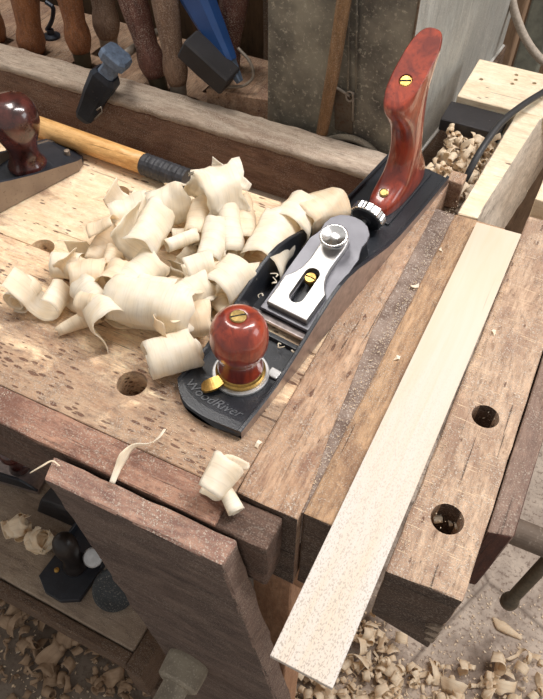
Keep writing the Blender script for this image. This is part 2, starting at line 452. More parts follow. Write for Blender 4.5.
def beam_bm(xl0, xl1, xr0, xr1, y0, y1, z0, z1, bev=.0015, seed=0, amp=.0005):
    return rough_up(hexa([(xl0, y0, z0), (xr0, y0, z0), (xr1, y1, z0), (xl1, y1, z0), (xl0, y0, z1), (xr0, y0, z1), (xr1, y1, z1), (xl1, y1, z1)], bev), amp, .02, 60, 2.4, seed)
eb = link('end_beam', rough_up(prism([(-.1178, .1895), (-.0712, .1895), (-.0722, .207), (-.0742, .226), (-.0790, .262), (-.0815, .300), (-.0880, .372), (-.0885, .585), (-.1195, .585)], T-.115, T+.0012, .0012), .0006, .02, 60, 2.4, 2), M['beam'], bench)
eb2 = link('end_beam', beam_bm(-.0700, -.0695, -.021, -.021, .196, .542, T-.12, T+.0006, seed=7), M['beam_b'], bench)
link('dust_groove', rough_up(prism([(-.0715, .197), (-.0705, .197), (-.0690, .240), (-.0690, .542), (-.0895, .542), (-.0890, .372), (-.082, .300), (-.0795, .262), (-.0745, .226)], T-.05, T-.0010), .0004, .012, 60, 1, 4), M['dust'], bench)
for o, y in ((eb, .1895), (eb2, .196)):       # front end grain, its shade painted in as a darker colour
    o.data.materials.append(M['end_grain_shade'])
    for f in o.data.polygons:
        if f.normal.y < -.75: f.material_index = 1
# tray side, its worn round top edge, and the rail behind it
link('tray_side', rough_up(box_bm(-.86, -.1215, .586, .628, T-.11, T-.027, .002), .0012, .02, 40, 2), M['tray'], bench)
link('tray_edge', rough_up(box_bm(-.86, -.1220, .584, .629, T-.028, T-.0165, .004, 3), .0016, .011, 70, 1.3, 12), M['tray_top'], bench, smooth=True)
link('well_floor', box_bm(-.86, -.1185, .4835, .586, T-.10, T-.085, .001), M['shelf'], bench)
# tan leg and its brace under the end beam
link('leg', rough_up(box_bm(-.116, -.0775, .205, .262, 0.0, T-.116, .002), .0006, .04), M['leg'], bench)
link('leg', rough_up(box_bm(-.116, -.0775, .52, .58, 0.0, T-.116, .002), .0006, .04), M['leg'], bench)
link('brace', rough_up(box_bm(-.0770, -.066, .205, .225, T-.16, T-.121, .001), .0006, .03), M['leg'], bench)
link('leg', rough_up(box_bm(-.79, -.74, .20, .26, 0.0, T-.051, .002), .0006, .04), M['leg'], bench)
link('leg', rough_up(box_bm(-.79, -.74, .43, .48, 0.0, T-.051, .002), .0006, .04), M['leg'], bench)
# pale frame behind the end beam: side arm with a sloping grey flank, far board with screw holes
arm = hexa([(-.068, .5435, T-.05), (-.030, .545, T-.05), (-.004, .80, T-.05), (-.060, .76, T-.05),
            (-.0680, .5435, T), (-.049, .545, T), (-.0265, .80, T), (-.058, .76, T)], .001)
arm_o = link('frame_arm', rough_up(arm, .0010, .012, 50, 2, 3), [M['pale'], M['grey_side']], bench)
for f in arm_o.data.polygons:
    if abs(f.normal.x) > .4: f.material_index = 1
far = rough_up(box_bm(-.128, .03, .742, .835, T-.03, T+.001, .001), .0006, .02, 50, 2, 6)
far_o = link('frame_board', far, M['pale'], bench)
carve(far_o, [lathe([(.0026, -.02), (.0026, .01)], 14, org=at(px, py, T)-BL) for px, py in ((512, 84.5), (534, 84), (516, 75.5), (481, 80), (515.5, 80.5))])
link('iron_plate', rough_up(box_bm(-.133, -.066, .700, .741, T-.02, T-.006, .001), .0004, .02), M['black_block'], bench)
link('tray_floor', rough_up(box_bm(-.1205, -.064, .586, .70, T-.05, T-.032, .001), .0006, .03), M['shelf'], bench)
link('back_rail', rough_up(box_bm(-.36, -.125, .632, 1.04, T-.13, T-.0755, .001), .0006, .04), M['shelf_dark'], bench)
link('corner_block', rough_up(box_bm(-.092, -.076, .586, .604, T-.03, T+.002, .001), .0006, .01), M['beam'], bench)
link('side_rail', rough_up(box_bm(-.006, .03, .60, .74, T-.04, T-.001, .001), .0006, .02), M['pale'], bench)

# ------------------------------------------------------------------ tail vise
vise = empty('tail_vise', (.02, .38, T-.12), label='scarred wooden tail vise jaw with two round dog holes, right of the pale strip', cat='vise')
VO = Vector((.02, .38, T-.12))
jb = hexa([(-.007, .1865, T-.088), (.0405, .190, T-.112), (.0425, .571, T-.11), (-.006, .571, T-.11),
           (-.0068, .1835, T), (.0428, .1865, T), (.0428, .571, T), (-.0060, .571, T)], .0014)
jaw = link('jaw_block', rough_up(jb, .0006, .014, 60, 2.6, 4), M['jaw'], vise)
carve(jaw, [lathe([(.0112, -.045), (.0112, .01)], 28, org=at(447.5, 519, T)-VO), lathe([(.0102, -.045), (.0102, .01)], 28, org=at(485.5, 416.5, T)-VO)])
jaw.data.materials.append(M['end_grain_shade'])  # front end coloured dark for the shade on that side
for f in jaw.data.polygons:
    if f.normal.y < -.75: f.material_index = 1
for k in range(3):      # pale dovetail fingers on the front end, low on the right
    z = T-.062-k*.012
    link('dovetail', hexa([(.030+.002*k, .1856, z), (.0405, .1866, z-.003), (.0405, .1895, z-.003), (.030+.002*k, .1885, z),
                           (.034, .1850, z+.006), (.0412, .1860, z+.009), (.0412, .1895, z+.009), (.034, .1885, z+.006)], 0), M['shelf'], vise)
pl = link('side_plate', rough_up(hexa([(.0442, .2462, T-.105), (.0580, .2470, T-.10), (.0600, .571, T-.10), (.0445, .571, T-.10),
                                      (.0442, .2385, T), (.0612, .2430, T-.001), (.0625, .571, T), (.0445, .571, T)], .0014), .0005, .02, 60, 2.2, 8), [M['plate_wood'], M['red_end']], vise)
for f in pl.data.polygons:
    if f.normal.y < -.75 or f.normal.x > .8: f.material_index = 1
# screw hub and the steel bar through it
hp = at(528, 537, T-.065)
link('screw_hub', lathe([(.0095, -.001), (.0105, .004), (.0105, .045), (.0135, .047), (.0135, .085), (.012, .088)], 28, (1, .02, 0), (.0585, hp.y, hp.z)), M['hub'], vise, smooth=False)
bx, by, bz = .0988, .2885, .666
link('handle_bar', lathe([(.0, 0), (.0078, .0), (.0082, .004), (.0076, .008), (.0056, .010), (.0056, .165), (.0078, .167), (.0078, .175), (0, .176)], 20, (.05, .03, 1), (bx, by, bz)), M['bar'], vise, smooth=True)

# ------------------------------------------------------------------ leg vise: chop and screw
chop = empty('leg_vise', (-.17, .15, .3), label='dark leg vise chop with a reddish worn top edge at the bench front', cat='vise')
def sh(z): return (T-z)*.157
def cp(x, y, z): return (x+sh(z), y, z)
zt = T-.004
cb = hexa([cp(-.240, .1385, .12), cp(-.1035, .1385, .12), cp(-.1035, .1600, .12), cp(-.240, .1600, .12),
           (-.2435, .1405, zt), (-.1030, .1415, zt), (-.1015, .1615, zt), (-.2505, .1590, zt)], .002, 2)
ch = link('chop', rough_up(cb, .0010, .013, 55, 2.4, 6), [M['chop'], M['chop_top_lit'], M['plate_wood']], chop)
for f in ch.data.polygons:  # light painted per face: worn top lighter, right side mid, front dark
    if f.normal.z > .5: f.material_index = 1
    elif f.normal.x > .6: f.material_index = 2
sp = Vector((-.1555, .1385, .556))
link('screw_collar', rough_up(lathe([(.022, -.002), (.0225, .002), (.0218, .022), (.018, .0245)], 30, (0, -1, 0), sp), .0004, .01), M['screw_iron'], chop)
link('screw_shaft', lathe([(.0135, .020), (.0135, .12), (.012, .122)], 24, (0, -1, 0), sp), M['screw_iron'], chop, smooth=False)

# ------------------------------------------------------------------ pale maple strip
so = Vector((-.03, .32, T+.0018))
st = hexa([(-.0502, .1057, T+.0020), (-.0100, .1053, T+.0020), (-.0060, .5415, T+.0020), (-.0480, .5395, T+.0020),
           (-.0502, .1057, T+.0062), (-.0100, .1053, T+.0062), (-.0060, .5415, T+.0062), (-.0480, .5395, T+.0062)], .0003, 1)
def fix(p, q):   # corners taken from the photograph at the strip's top face
    a = at(*p, T+.0062); b = at(*q, T+.0062); return a, b
tl, tr_ = fix((476.7, 221.8), (521.5, 234)); bl, br = fix((270, 655.4), (332.6, 688.5))
st.free()
st = hexa([(v.x, v.y, T+.0020) for v in (bl, br, tr_, tl)]+[(v.x, v.y, T+.0062) for v in (bl, br, tr_, tl)], .0003, 1)
tag(link('wood_strip', st, M['maple'], origin=so), 'long pale planed maple strip lying across the bench end and overhanging it', 'wood strip')

# ------------------------------------------------------------------ the main hand plane
PA = R(-7.3)
PO = Vector((-.1677, .2348, T+.0014))
plane = empty('hand_plane', PO, (0, 0, PA), 'black iron low angle bench plane with red wooden knob and tall handle', 'hand plane')
CH = [(-.006, .0092), (.002, .0095), (.02, .0100), (.045, .0120), (.066, .0185), (.085, .0255), (.105, .0335), (.1225, .0392), (.135, .0412), (.147, .0408), (.165, .0365),
      (.183, .0300), (.2, .0240), (.22, .0170), (.245, .0122), (.28, .0098), (.32, .0092), (.357, .0090)]
def body():
    bm = bmesh.new(); rows = []
    hw = .034; wall = .0032
    cols = [-hw+wall+(2*hw-2*wall)*i/10 for i in range(11)]
    for s, top in CH:
        fl = .0052 if s > .03 else .0088-.0036*(max(0, s)/.03)
        top_pts = [(-hw, top*.55), (-hw, top-.0007), (-hw+.0007, top), (-hw+wall-.0006, top), (-hw+wall, top-.0007)]
        row = [(-hw, 0)]+top_pts+[(c, fl) for c in cols]+[(-p[0], p[1]) for p in top_pts[::-1]]+[(hw, 0)]+[(-c, 0) for c in cols]
        bend = max(0, 1-(s+.006)/.055); tail = max(0, (s-.33)/.027)
        rows.append([bm.verts.new((x, s+bend*((.0105-.0065*x/hw)*abs(x/hw)**2.2)-tail*.004*abs(x/hw)**3, z)) for x, z in row])
    n = len(rows[0])
    for a, b in zip(rows, rows[1:]):
        for i in range(n):
            j = (i+1) % n; f = bm.faces.new((a[i], a[j], b[j], b[i]))
            if i in (0, 1) or i in (5+11+5-1, 5+11+5): f.material_index = 1
    bm.faces.new(rows[0][::-1]); bm.faces.new(rows[-1])
    bmesh.ops.recalc_face_normals(bm, faces=bm.faces[:])
    for f in bm.faces:
        if abs(f.normal.x) > .9 and abs(f.calc_center_median().x) > hw-.0004: f.material_index = 1
        else: f.material_index = 0
    return bm
pb = link('body', body(), [M['black'], M['steel']], plane, world=False)
carve(pb, [box_bm(-.0275, .0275, .0885, .1035, -.01, .02, 0)])
link('cross_rib', box_bm(-.0305, .0305, .0835, .0880, .004, .0095, .0008), M['black'], plane, world=False)
link('mouth_plate', box_bm(-.0290, .0290, .0980, .1045, .0035, .0068, .0004), M['steel'], plane, world=False)
link('bed', hexa([(-.024, .106, .004), (.024, .106, .004), (.020, .214, .004), (-.020, .214, .004),
                  (-.024, .106, .0062), (.024, .106, .0062), (.016, .210, .0305), (-.016, .210, .0305)], .0006), M['black'], plane, world=False)
SL = math.atan(.24)
def on_slope(bm, lift=0.):        # a flat plate built on z = 0 with s from the mouth, laid on the bed
    m = Matrix.Translation((0, .1, .0068)) @ Matrix.Rotation(SL, 4, 'X') @ Matrix.Translation((0, -.1, lift))
    bmesh.ops.transform(bm, matrix=m, verts=bm.verts[:]); return bm
def mirror_outline(half): return half+[(-x, y) for x, y in half[::-1] if abs(x) > 1e-6]
XB = .0022
def sx_(pts): return [(x+XB, y) for x, y in pts]
iron = sx_(mirror_outline([(.0235, .1045), (.0238, .183), (.0215, .1890), (.0200, .195), (.0208, .202), (.0192, .2095), (.0135, .216), (.006, .2190), (0, .2195)]))
bl = link('blade', on_slope(prism(iron, 0, .0042, .0004, 1), .0), M['iron'], plane, world=False)
cap = sx_(mirror_outline([(.0190, .1085), (.0196, .1370), (.0172, .1400), (.0140, .1445), (.0112, .1515), (.0100, .160), (.0102, .172), (.0108, .184), (.0092, .1925), (.0050, .197), (0, .1982)]))
lc = link('lever_cap', on_slope(prism(cap, 0, .0062, .0012, 3), .0044), M['silver'], plane, world=False)
slot = [(XB+.0066*math.cos(a), (.1480 if math.sin(a) > 0 else .1250)+.0066*math.sin(a)) for a in [2*math.pi*i/28 for i in range(28)]]
carve(lc, [on_slope(prism(slot, -.0005, .02), .0044)])
slot2 = [(XB+(x-XB)*.93, .1365+(y-.1365)*.95) for x, y in slot]
carve(bl, [on_slope(prism(slot2, -.004, .02), 0)])
def slope_pt(s, lift): 
    v = Vector((0, s-.1, lift)); v.rotate(Euler((SL, 0, 0))); return v+Vector((XB, .1, .0068))
nrm = Vector((0, -math.sin(SL), math.cos(SL)))
sb = link('lever_cap_screw', lathe([(.0030, -.006), (.0030, 0), (.0050, 0), (.0052, .0030), (.0044, .0042), (0, .0046)], 24, nrm, slope_pt(.1455, .0058)), M['brass'], plane, world=False, smooth=False)
q = slope_pt(.1455, .0106)
link('screw_slot', box_bm(q.x-.0042, q.x+.0042, q.y-.0004, q.y+.0004, q.z-.0006, q.z+.0001, 0), M['slot'], sb, world=False)
link('cap_knob', lathe([(.006, 0), (.006, .003), (.0100, .0045), (.0116, .007), (.0119, .0100), (.0112, .0114), (.0102, .0112), (.0055, .0090), (0, .0082)], 36, nrm, slope_pt(.1840, .0100)), M['chrome'], plane, world=False, smooth=True)
# depth adjuster
wc = Vector((.001, .2445, .0200)); wax = Vector((0, math.cos(SL*1.4), math.sin(SL*1.4)))
wo = link('adjuster_wheel', lathe([(.0150, -.0042), (.0156, -.0034), (.0156, .0034), (.0150, .0042)], 52, wax, wc, .045), M['chrome'], plane, world=False)
link('wheel_face', lathe([(.0042, -.0075), (.0050, -.0068), (.0056, -.0060), (.0136, -.0052), (.0142, -.0040)], 36, wax, wc), M['black'], wo, world=False)
link('adjuster_rod', lathe([(.0024, 0), (.0024, .024)], 14, -wax, wc), M['chrome'], plane, world=False, smooth=False)
# front knob with its steel disc and brass lever
kx, ks = .0022, .0425
ko = (kx, ks, 0)
link('toe_disc', lathe([(.0216, .0056), (.0220, .0062), (.0220, .0082), (.0213, .0088)], 48, None, ko), M['disc'], plane, world=False)
lev = lathe([(.0188, .0088), (.0192, .0094), (.0192, .0112), (.0180, .0122), (.0172, .0140), (.0165, .0150)], 48, None, ko)
tng = []
for t in range(9):
    a = t/8; c = Vector((kx-.006-.0075*a, ks-.0165-.0145*a, .0105-.0012*math.sin(a*3.1)+.001*a)); w = .0042+.0014*math.sin(a*math.pi); 
    if t == 8: w *= .55
    d = Vector((-.0075-.006*a, -.0145+.004*a, 0)).normalized(); p = Vector((-d.y, d.x, 0))
    tng.append((c+p*w, c-p*w))
tb = bmesh.new(); up = Vector((0, 0, .0022))
vv = [[tb.verts.new(x) for x in (a, b, b+up, a+up)] for a, b in tng]
for a, b in zip(vv, vv[1:]):
    for i in range(4): tb.faces.new((a[i], a[(i+1) % 4], b[(i+1) % 4], b[i]))
tb.faces.new(vv[0][::-1]); tb.faces.new(vv[-1])
link('mouth_lever', merge(lev, tb), M['brass'], plane, world=False, smooth=False)
kb = link('front_knob', lathe([(.0172, .0150), (.0174, .0162), (.0164, .0200), (.0161, .0250), (.0163, .0300), (.0172, .0338), (.0177, .0345), (.0179, .0352), (.0195, .0380),
                          (.0209, .0425), (.0215, .0480), (.0213, .0535), (.0203, .0590), (.0184, .0636), (.0155, .0674), (.0115, .0702), (.0068, .0714), (.0060, .0709), (0, .0709)], 56, None, ko), M['rosewood'], plane, world=False, smooth=True)
ks_ = link('brass_screw', lathe([(.0060, .0700), (.0060, .0717), (.0052, .0723), (0, .0725)], 32, None, ko), M['dim_brass'], kb, world=False)
def rot_box(c, l, w, h, ang, nrm_=(0, 0, 1)):
    b = box_bm(-l, l, -w, w, -h, h, 0)
    m = Matrix.Translation(c) @ Vector((0, 0, 1)).rotation_difference(Vector(nrm_)).to_matrix().to_4x4() @ Matrix.Rotation(ang, 4, 'Z')
    bmesh.ops.transform(b, matrix=m, verts=b.verts[:]); return b
link('screw_slot', rot_box((kx, ks, .0723), .0054, .0005, .0004, R(48)), M['slot'], kb, world=False)
link('fixing_lug', rough_up(box_bm(.0195, .0285, .052, .060, .0052, .0082, .0008), .0002, .01), M['disc'], plane, world=False)

# tall handle: profile in the (s, z) plane, rounded cross-section
def tote():
    pairs = [((.2600, .0075), (.3540, .0075)), ((.2596, .0120), (.3530, .0130)), ((.2620, .0185), (.3490, .0210)), ((.2720, .0235), (.3430, .0290)), ((.2840, .0295), (.3350, .0390)),
             ((.2920, .0405), (.3285, .0490)), ((.2950, .0530), (.3235, .0590)), ((.2925, .0680), (.3190, .0750)), ((.2840, .0850), (.3160, .0920)), ((.2730, .0985), (.3150, .1080)),
             ((.2650, .1075), (.3170, .1230)), ((.2612, .1135), (.3220, .1370)), ((.2602, .1170), (.3262, .1480)), ((.2608, .1192), (.3270, .1540)), ((.2622, .1206), (.3256, .1578)), ((.2650, .1228), (.3232, .1583))]
    f = spline([(0, a[0], a[1]) for a, b in pairs], 3); b = spline([(0, b[0], b[1]) for a, b in pairs], 3)
    bm = bmesh.new(); rings = []; n = len(f); K = 36
    for i in range(n):
        F, B = f[i], b[i]; c = (F+B)/2; h = (B-F)/2; t = i/(n-1)
        hw = .0146 if t < .12 else .0146-.0016*min(1, (t-.12)/.2)+.0010*max(0, (t-.5)/.5)
        if t > .93: hw -= .0012*((t-.93)/.07)**1.5
        pw = 2.7; ring = []
        for k in range(K):
            a = 2*math.pi*k/K; cs, sn = math.cos(a), math.sin(a)
            ring.append(bm.verts.new(c+h*math.copysign(abs(cs)**(2/pw), cs)+Vector((hw*math.copysign(abs(sn)**(2/pw), sn), 0, 0))))
        rings.append(ring)
    for a, b_ in zip(rings, rings[1:]):
        for k in range(K): bm.faces.new((a[k], a[(k+1) % K], b_[(k+1) % K], b_[k]))
    bm.faces.new(rings[0][::-1]); top = bm.faces.new(rings[-1])
    for v in top.verts: v.co.y += 0
    for e in top.edges: e.smooth = False
    top.material_index = 1
    return bm
to = link('rear_handle', tote(), [M['rosewood'], M['rosewood_satin']], plane, world=False, smooth=True)
hn = Vector((0, -.520, .854)).normalized(); hc = Vector((0, .2815, .1334))
carve(to, [lathe([(.0056, -.0035), (.0058, .008)], 28, hn, hc)])
link('brass_screw', lathe([(.0053, -.0034), (.0053, -.0012), (.0044, -.0006), (0, -.0005)], 28, hn, hc), M['brass'], to, world=False)
link('screw_slot', rot_box(hc-hn*.0004, .0047, .0005, .0003, R(20), hn), M['slot'], to, world=False)
h2 = Vector((0, -.42, .9)).normalized()
link('brass_screw', lathe([(.0044, -.003), (.0044, .0004), (.003, .0011), (0, .0011)], 24, h2, (0, .2745, .0254)), M['dim_brass'], to, world=False)
link('handle_seat', rough_up(box_bm(-.0165, .0165, .258, .350, .0045, .0078, .0012, 3), .0001, .03), M['black'], plane, world=False)
# raised lettering cast in the toe
tc = bpy.data.curves.new('t', 'FONT'); tc.body = 'WoodRiver'; tc.size = .0108; tc.extrude = .0005; tc.shear = .35; tc.align_x = 'CENTER'
to_ = bpy.data.objects.new('t', tc); C.objects.link(to_); bpy.context.view_layer.update()
tm = bpy.data.meshes.new_from_object(to_.evaluated_get(bpy.context.evaluated_depsgraph_get())); bpy.data.objects.remove(to_)
bm = bmesh.new(); bm.from_mesh(tm); bpy.data.meshes.remove(tm)
for v in bm.verts: v.co = Vector((v.co.x-.001, v.co.y+.0055+(.0065-.004*v.co.x/.034)*(v.co.x/.034)**2, v.co.z+.0072+.0017*max(0, (.02-v.co.y-.0055)/.03)))
M['letter'] = plain('worn_raised_lettering', (86, 88, 92), .4, .3, .2, 900, .1)
link('lettering', bm, M['letter'], plane, world=False, recalc=False)

# ------------------------------------------------------------------ old hand plane on the left
def ol(x, s): 
    return x, s
oa = R(-17.8)
OP = at(91, 165.5, T)
OO = Vector((OP.x, OP.y, T+.001))+Vector((-math.cos(oa)*.027, -math.sin(oa)*.027, 0))
old = empty('hand_plane', OO, (0, 0, oa), 'old grey and black iron plane with dark round knob beside the handle', 'hand plane')
def old_body():
    bm = bmesh.new(); rows = []; hw = .027
    sec = [(0, .55, .0040, .0032), (-.006, .82, .008, .0065), (-.014, 1, .0115, .010), (-.035, 1, .0155, .0135), (-.06, 1, .0200, .0120), (-.085, 1, .0265, .0080), (-.11, 1, .034, .006), (-.15, 1, .040, .006), (-.20, 1, .035, .006), (-.26, 1, .014, .006)]
    for s, k, h, fl in sec:
        w = hw*k; row = [(-w, 0), (-w, h), (-w+.003, h), (-w+.0035, fl), (0, fl+.0005), (w-.0035, fl), (w-.003, h), (w, h), (w, 0), (0, 0)]
        rows.append([bm.verts.new((x, s, z)) for x, z in row])
    for a, b in zip(rows, rows[1:]):
        for i in range(10): bm.faces.new((a[i], a[(i+1) % 10], b[(i+1) % 10], b[i]))
    bm.faces.new(rows[0][::-1]); bm.faces.new(rows[-1])
    bmesh.ops.recalc_face_normals(bm, faces=bm.faces[:])
    for f in bm.faces: f.material_index = 1 if f.normal.x > .75 else 0
    return bm
link('body', old_body(), [M['dusty_black'], M['old_steel']], old, world=False)
KO = (-.002, -.052, 0)
link('front_knob', lathe([(.0185, .0115), (.0190, .0140), (.0172, .0170), (.0148, .0225), (.0140, .0290), (.0158, .0380), (.0200, .0470), (.0232, .0560), (.0240, .0650), (.0222, .0740), (.0175, .0810), (.009, .0840), (0, .0845)], 44, None, KO), M['old_knob'], old, world=False, smooth=True)
link('toe_screw', lathe([(.0028, .008), (.0028, .0145), (0, .0152)], 16, None, (.009, -.013, 0)), M['old_steel'], old, world=False)

# ------------------------------------------------------------------ honey handle with black tape behind the shavings
h0 = Vector((-.62, .4690, T+.0128)); h1 = Vector((-.366, .4600, T+.0128)); h2_ = Vector((-.314, .4570, T+.0128))
hr = empty('taped_tool', (h0+h2_)/2-Vector((0, 0, .0128)), label='honey coloured wooden tool handle ending in black grip tape', cat='tool')
link('shaft', tube([h0.lerp(h1, i/10) for i in range(11)], [.0108-.0004*i/10 for i in range(11)], 18), M['ash'], hr, smooth=True)
gr = []; gp = []
for i in range(27):
    gp.append(h1.lerp(h2_, i/26)); gr.append(.0104+.0009*abs(math.sin(i*1.2)))
link('grip_tape', tube(gp, gr, 18), M['tape'], hr, smooth=False)

# ------------------------------------------------------------------ tool rack with chisels and hammers
RZ = .822
rk = empty('tool_rack', (-.62, .70, .76), label='low wooden slotted rack holding chisels behind the tray side', cat='tool rack')
rb = link('rack_board', rough_up(box_bm(-1.0, -.312, .634, .780, .76, RZ, .002), .0008, .03, 50, 2, 4), M['beam'], rk)
link('end_block', rough_up(hexa([(-.400, .640, RZ+.0005), (-.318, .655, RZ+.0005), (-.322, .725, RZ+.0005), (-.405, .712, RZ+.0005), (-.400, .640, RZ+.028), (-.318, .655, RZ+.028), (-.322, .725, RZ+.028), (-.405, .712, RZ+.028)], .002), .0008, .02, 50, 2, 9), M['beam'], rk)
# chisels: bottom pixel, y, radius, top pixel, material, label
CHS = [((-2, 46), .658, .0135, (-12, 0), 'chisel_a', 'orange brown chisel handle cut by the left edge of the photo'),
       ((33, 54), .654, .0170, (25, 0), 'chisel_a', 'orange brown chisel handle with swollen foot, second from the left'),
       ((84, 66), .654, .0150, (70, 0), 'chisel_a', 'brown chisel handle with dark green ferrule left of the hammer head'),
       ((110, 52), .700, .0160, (103, 0), 'chisel_c', 'greyish brown chisel handle rising behind the steel hammer head'),
       ((160, 89), .648, .0150, (133, 0), 'chisel_b', 'dark red chisel handle leaning left, with a narrow ferrule'),
       ((179, 93), .645, .0135, (165, 0), 'chisel_c', 'dusty tan chisel handle standing upright beside the dark red one'),
       ((226, 66), .690, .0150, (234, 0), 'chisel_b', 'shadowed reddish chisel handle behind the blue hammer handle')]
cuts = []; RO = Vector((-.62, .70, .76))
M['ferrule'] = speckled('greenish_brown_ferrule', (92, 84, 66), (128, 116, 96), .6, 300, .5, .3, (72, 66, 54), .2)
for (bp, y, r, tp, mt, lb) in CHS:
    p0 = aty(*bp, y); p1 = aty(*tp, y+.006); ax = (p1-p0).normalized()
    p0 = p0+ax*((RZ-.0005-p0.z)/ax.z)
    o = empty('chisel', p0, label=lb, cat='chisel', group='chisels in the rack')
    narrow = mt != 'chisel_a' or y < .66 and bp[0] == 84
    if narrow: link('ferrule', lathe([(r*.66, -.004), (r*.70, .006), (r*.76, .022), (r*.80, .024)], 20, ax, p0), M['ferrule'] if mt != 'chisel_c' else M['wire'], o, smooth=True)
    h_ = .022 if narrow else -.001
    link('handle', lathe([(r*.80, h_), (r*.95, h_+.006), (r*1.10, h_+.016), (r*1.06, h_+.026), (r*.90, h_+.036), (r*.95, h_+.052), (r*1.08, h_+.075), (r*1.15, h_+.10), (r*1.12, h_+.14), (r*.9, h_+.165), (r*.5, h_+.174), (0, h_+.176)], 26, ax, p0), M[mt], o, smooth=True)
    link('blade', lathe([(.0035, -.045), (.0035, -.002)], 10, ax, p0), M['gunmetal'], o)
    cuts.append(box_bm(p0.x-.022-RO.x, p0.x+.020-RO.x, p0.y-.014-RO.y, p0.y+.013-RO.y, RZ-.05-RO.z, RZ+.01-RO.z, 0))
carve(rb, cuts)

def loft_axis(a, b, secs, sidev, n=8, rnd=.35):
    """sections (t, half_w, half_h, shift) along a-b"""
    a = Vector(a); b = Vector(b); d = (b-a).normalized(); s = (Vector(sidev)-d*Vector(sidev).dot(d)).normalized(); u = d.cross(s)
    bm = bmesh.new(); rings = []
    for t, w, h, sf in secs:
        c = a.lerp(b, t)+u*sf; ring = []
        for (i, j) in ((1-rnd, 1), (1, 1-rnd), (1, -(1-rnd)), (1-rnd, -1), (-(1-rnd), -1), (-1, -(1-rnd)), (-1, 1-rnd), (-(1-rnd), 1)):
            ring.append(bm.verts.new(c+s*w*i+u*h*j))
        rings.append(ring)
    for p, q in zip(rings, rings[1:]):
        for k in range(8): bm.faces.new((p[k], p[(k+1) % 8], q[(k+1) % 8], q[k]))
    bm.faces.new(rings[0][::-1]); bm.faces.new(rings[-1])
    return bm
ha = aty(83, 120, .572); hb = aty(118, 53, .592)
hm = empty('hammer', (ha+hb)/2, label='steel hammer head hanging down over the tray side, grey handle behind', cat='hammer')
link('head', loft_axis(ha, hb, [(0, .0042, .0072, .0012), (.07, .0074, .0108, .0000), (.30, .0106, .0126, .0000), (.42, .0126, .0144, .0000), (.66, .0126, .0162, .0000), (.72, .0110, .0120, .0000)], (0, 1, .1)), M['gunmetal'], hm)
link('neck', loft_axis(ha, hb, [(.71, .0102, .0102, .0000), (.80, .0086, .0086, .0000), (.88, .0091, .0091, .0000)], (0, 1, .1)), M['blue_grey'], hm)
link('striking_face', loft_axis(ha, hb, [(.875, .0132, .0150, .0000), (.89, .0142, .0162, .0000), (.97, .0142, .0162, .0000), (1, .0126, .0144, .0000)], (0, 1, .1)), M['blue_grey'], hm)
hh0 = aty(117, 60, .600); hh1 = aty(146, 40, .690)
link('handle', tube([hh0, hh0.lerp(hh1, .5), hh1, hh1+(hh1-hh0)*1.1], [.0048, .0050, .0050, .0048], 12), M['wire'], hm, smooth=True)
link('claw_tip', tube([aty(97, 110, .566), aty(101, 107, .566), aty(102, 112, .566), aty(95, 119, .568)], .0011, 8), M['wire'], hm, smooth=True)

ba = aty(187, 43, .634); bb = aty(230, 82, .634)
bh = empty('hammer', (ba+bb)/2, label='blue handled hammer with a black block head resting on the rack', cat='hammer')
link('head', loft_axis(ba, bb, [(0, .0132, .0120, .0000), (.03, .0144, .0132, .0000), (.5, .0150, .0138, .0000), (.97, .0144, .0132, .0000), (1, .0132, .0120, .0000)], (0, 1, .1), rnd=.15), M['black_block'], bh)
s0 = aty(229, 62, .650); s1 = aty(196, -6, .664)
link('handle', loft_axis(s0, s1, [(0, .0072, .0090, .0000), (.1, .0090, .0102, .0000), (.5, .0108, .0138, .0000), (1, .0120, .0186, .0000), (1.6, .0120, .0192, .0000)], (0, 1, 0), rnd=.4), M['blue'], bh)
link('handle_tip', loft_axis(aty(240, 82, .644), s0, [(0, .0036, .0036, .0000), (1, .0072, .0078, .0000)], (0, 1, 0)), M['blue_grey'], bh)
link('hanging_loop', tube(spline([aty(238, 48, .662), aty(250, 62, .660), aty(253, 77, .658), aty(243, 86, .652), aty(226, 87, .646)], 6), .0018, 8), M['wire'], bh, smooth=True)
# small dark ring fitting between the chisels
fp = aty(53, 38, .70)
tag(link('ring_fitting', merge(tube(spline([aty(46, 2, .70), aty(53, 8, .70), aty(52, 20, .70), aty(47, 30, .70)], 5), .003, 8), lathe([(.012, 0), (.012, .004), (.005, .006), (.005, .012)], 16, None, aty(52, 38, .70))), M['gunmetal'], origin=fp), 'small dark steel fitting standing between two brown chisel handles', 'fitting')

# ------------------------------------------------------------------ boards behind the rack
pn = empty('back_panel', (-.60, .80, 0), label='brown upright boards with weathered posts behind the tool rack', cat='panel')
link('panel', box_bm(-1.5, -.36, .815, .835, 0, 1.7, .001), M['board_panel'], pn)
def post(px0, px1, py, y, z0=0.):
    a = aty(px0, py, y); b = aty(px1, py, y)
    return rough_up(box_bm(a.x, b.x, y, y+.03, z0, 1.7, .002), .0012, .03, 40, 2, px0)
link('post', post(263, 272, 40, .782), M['post'], pn)
link('plank', post(272.5, 284.5, 40, .792), M['board_panel'], pn)
link('post', post(285, 294, 40, .777), M['post'], pn)
link('post', post(190, 206, 5, .783), M['board_panel'], pn)

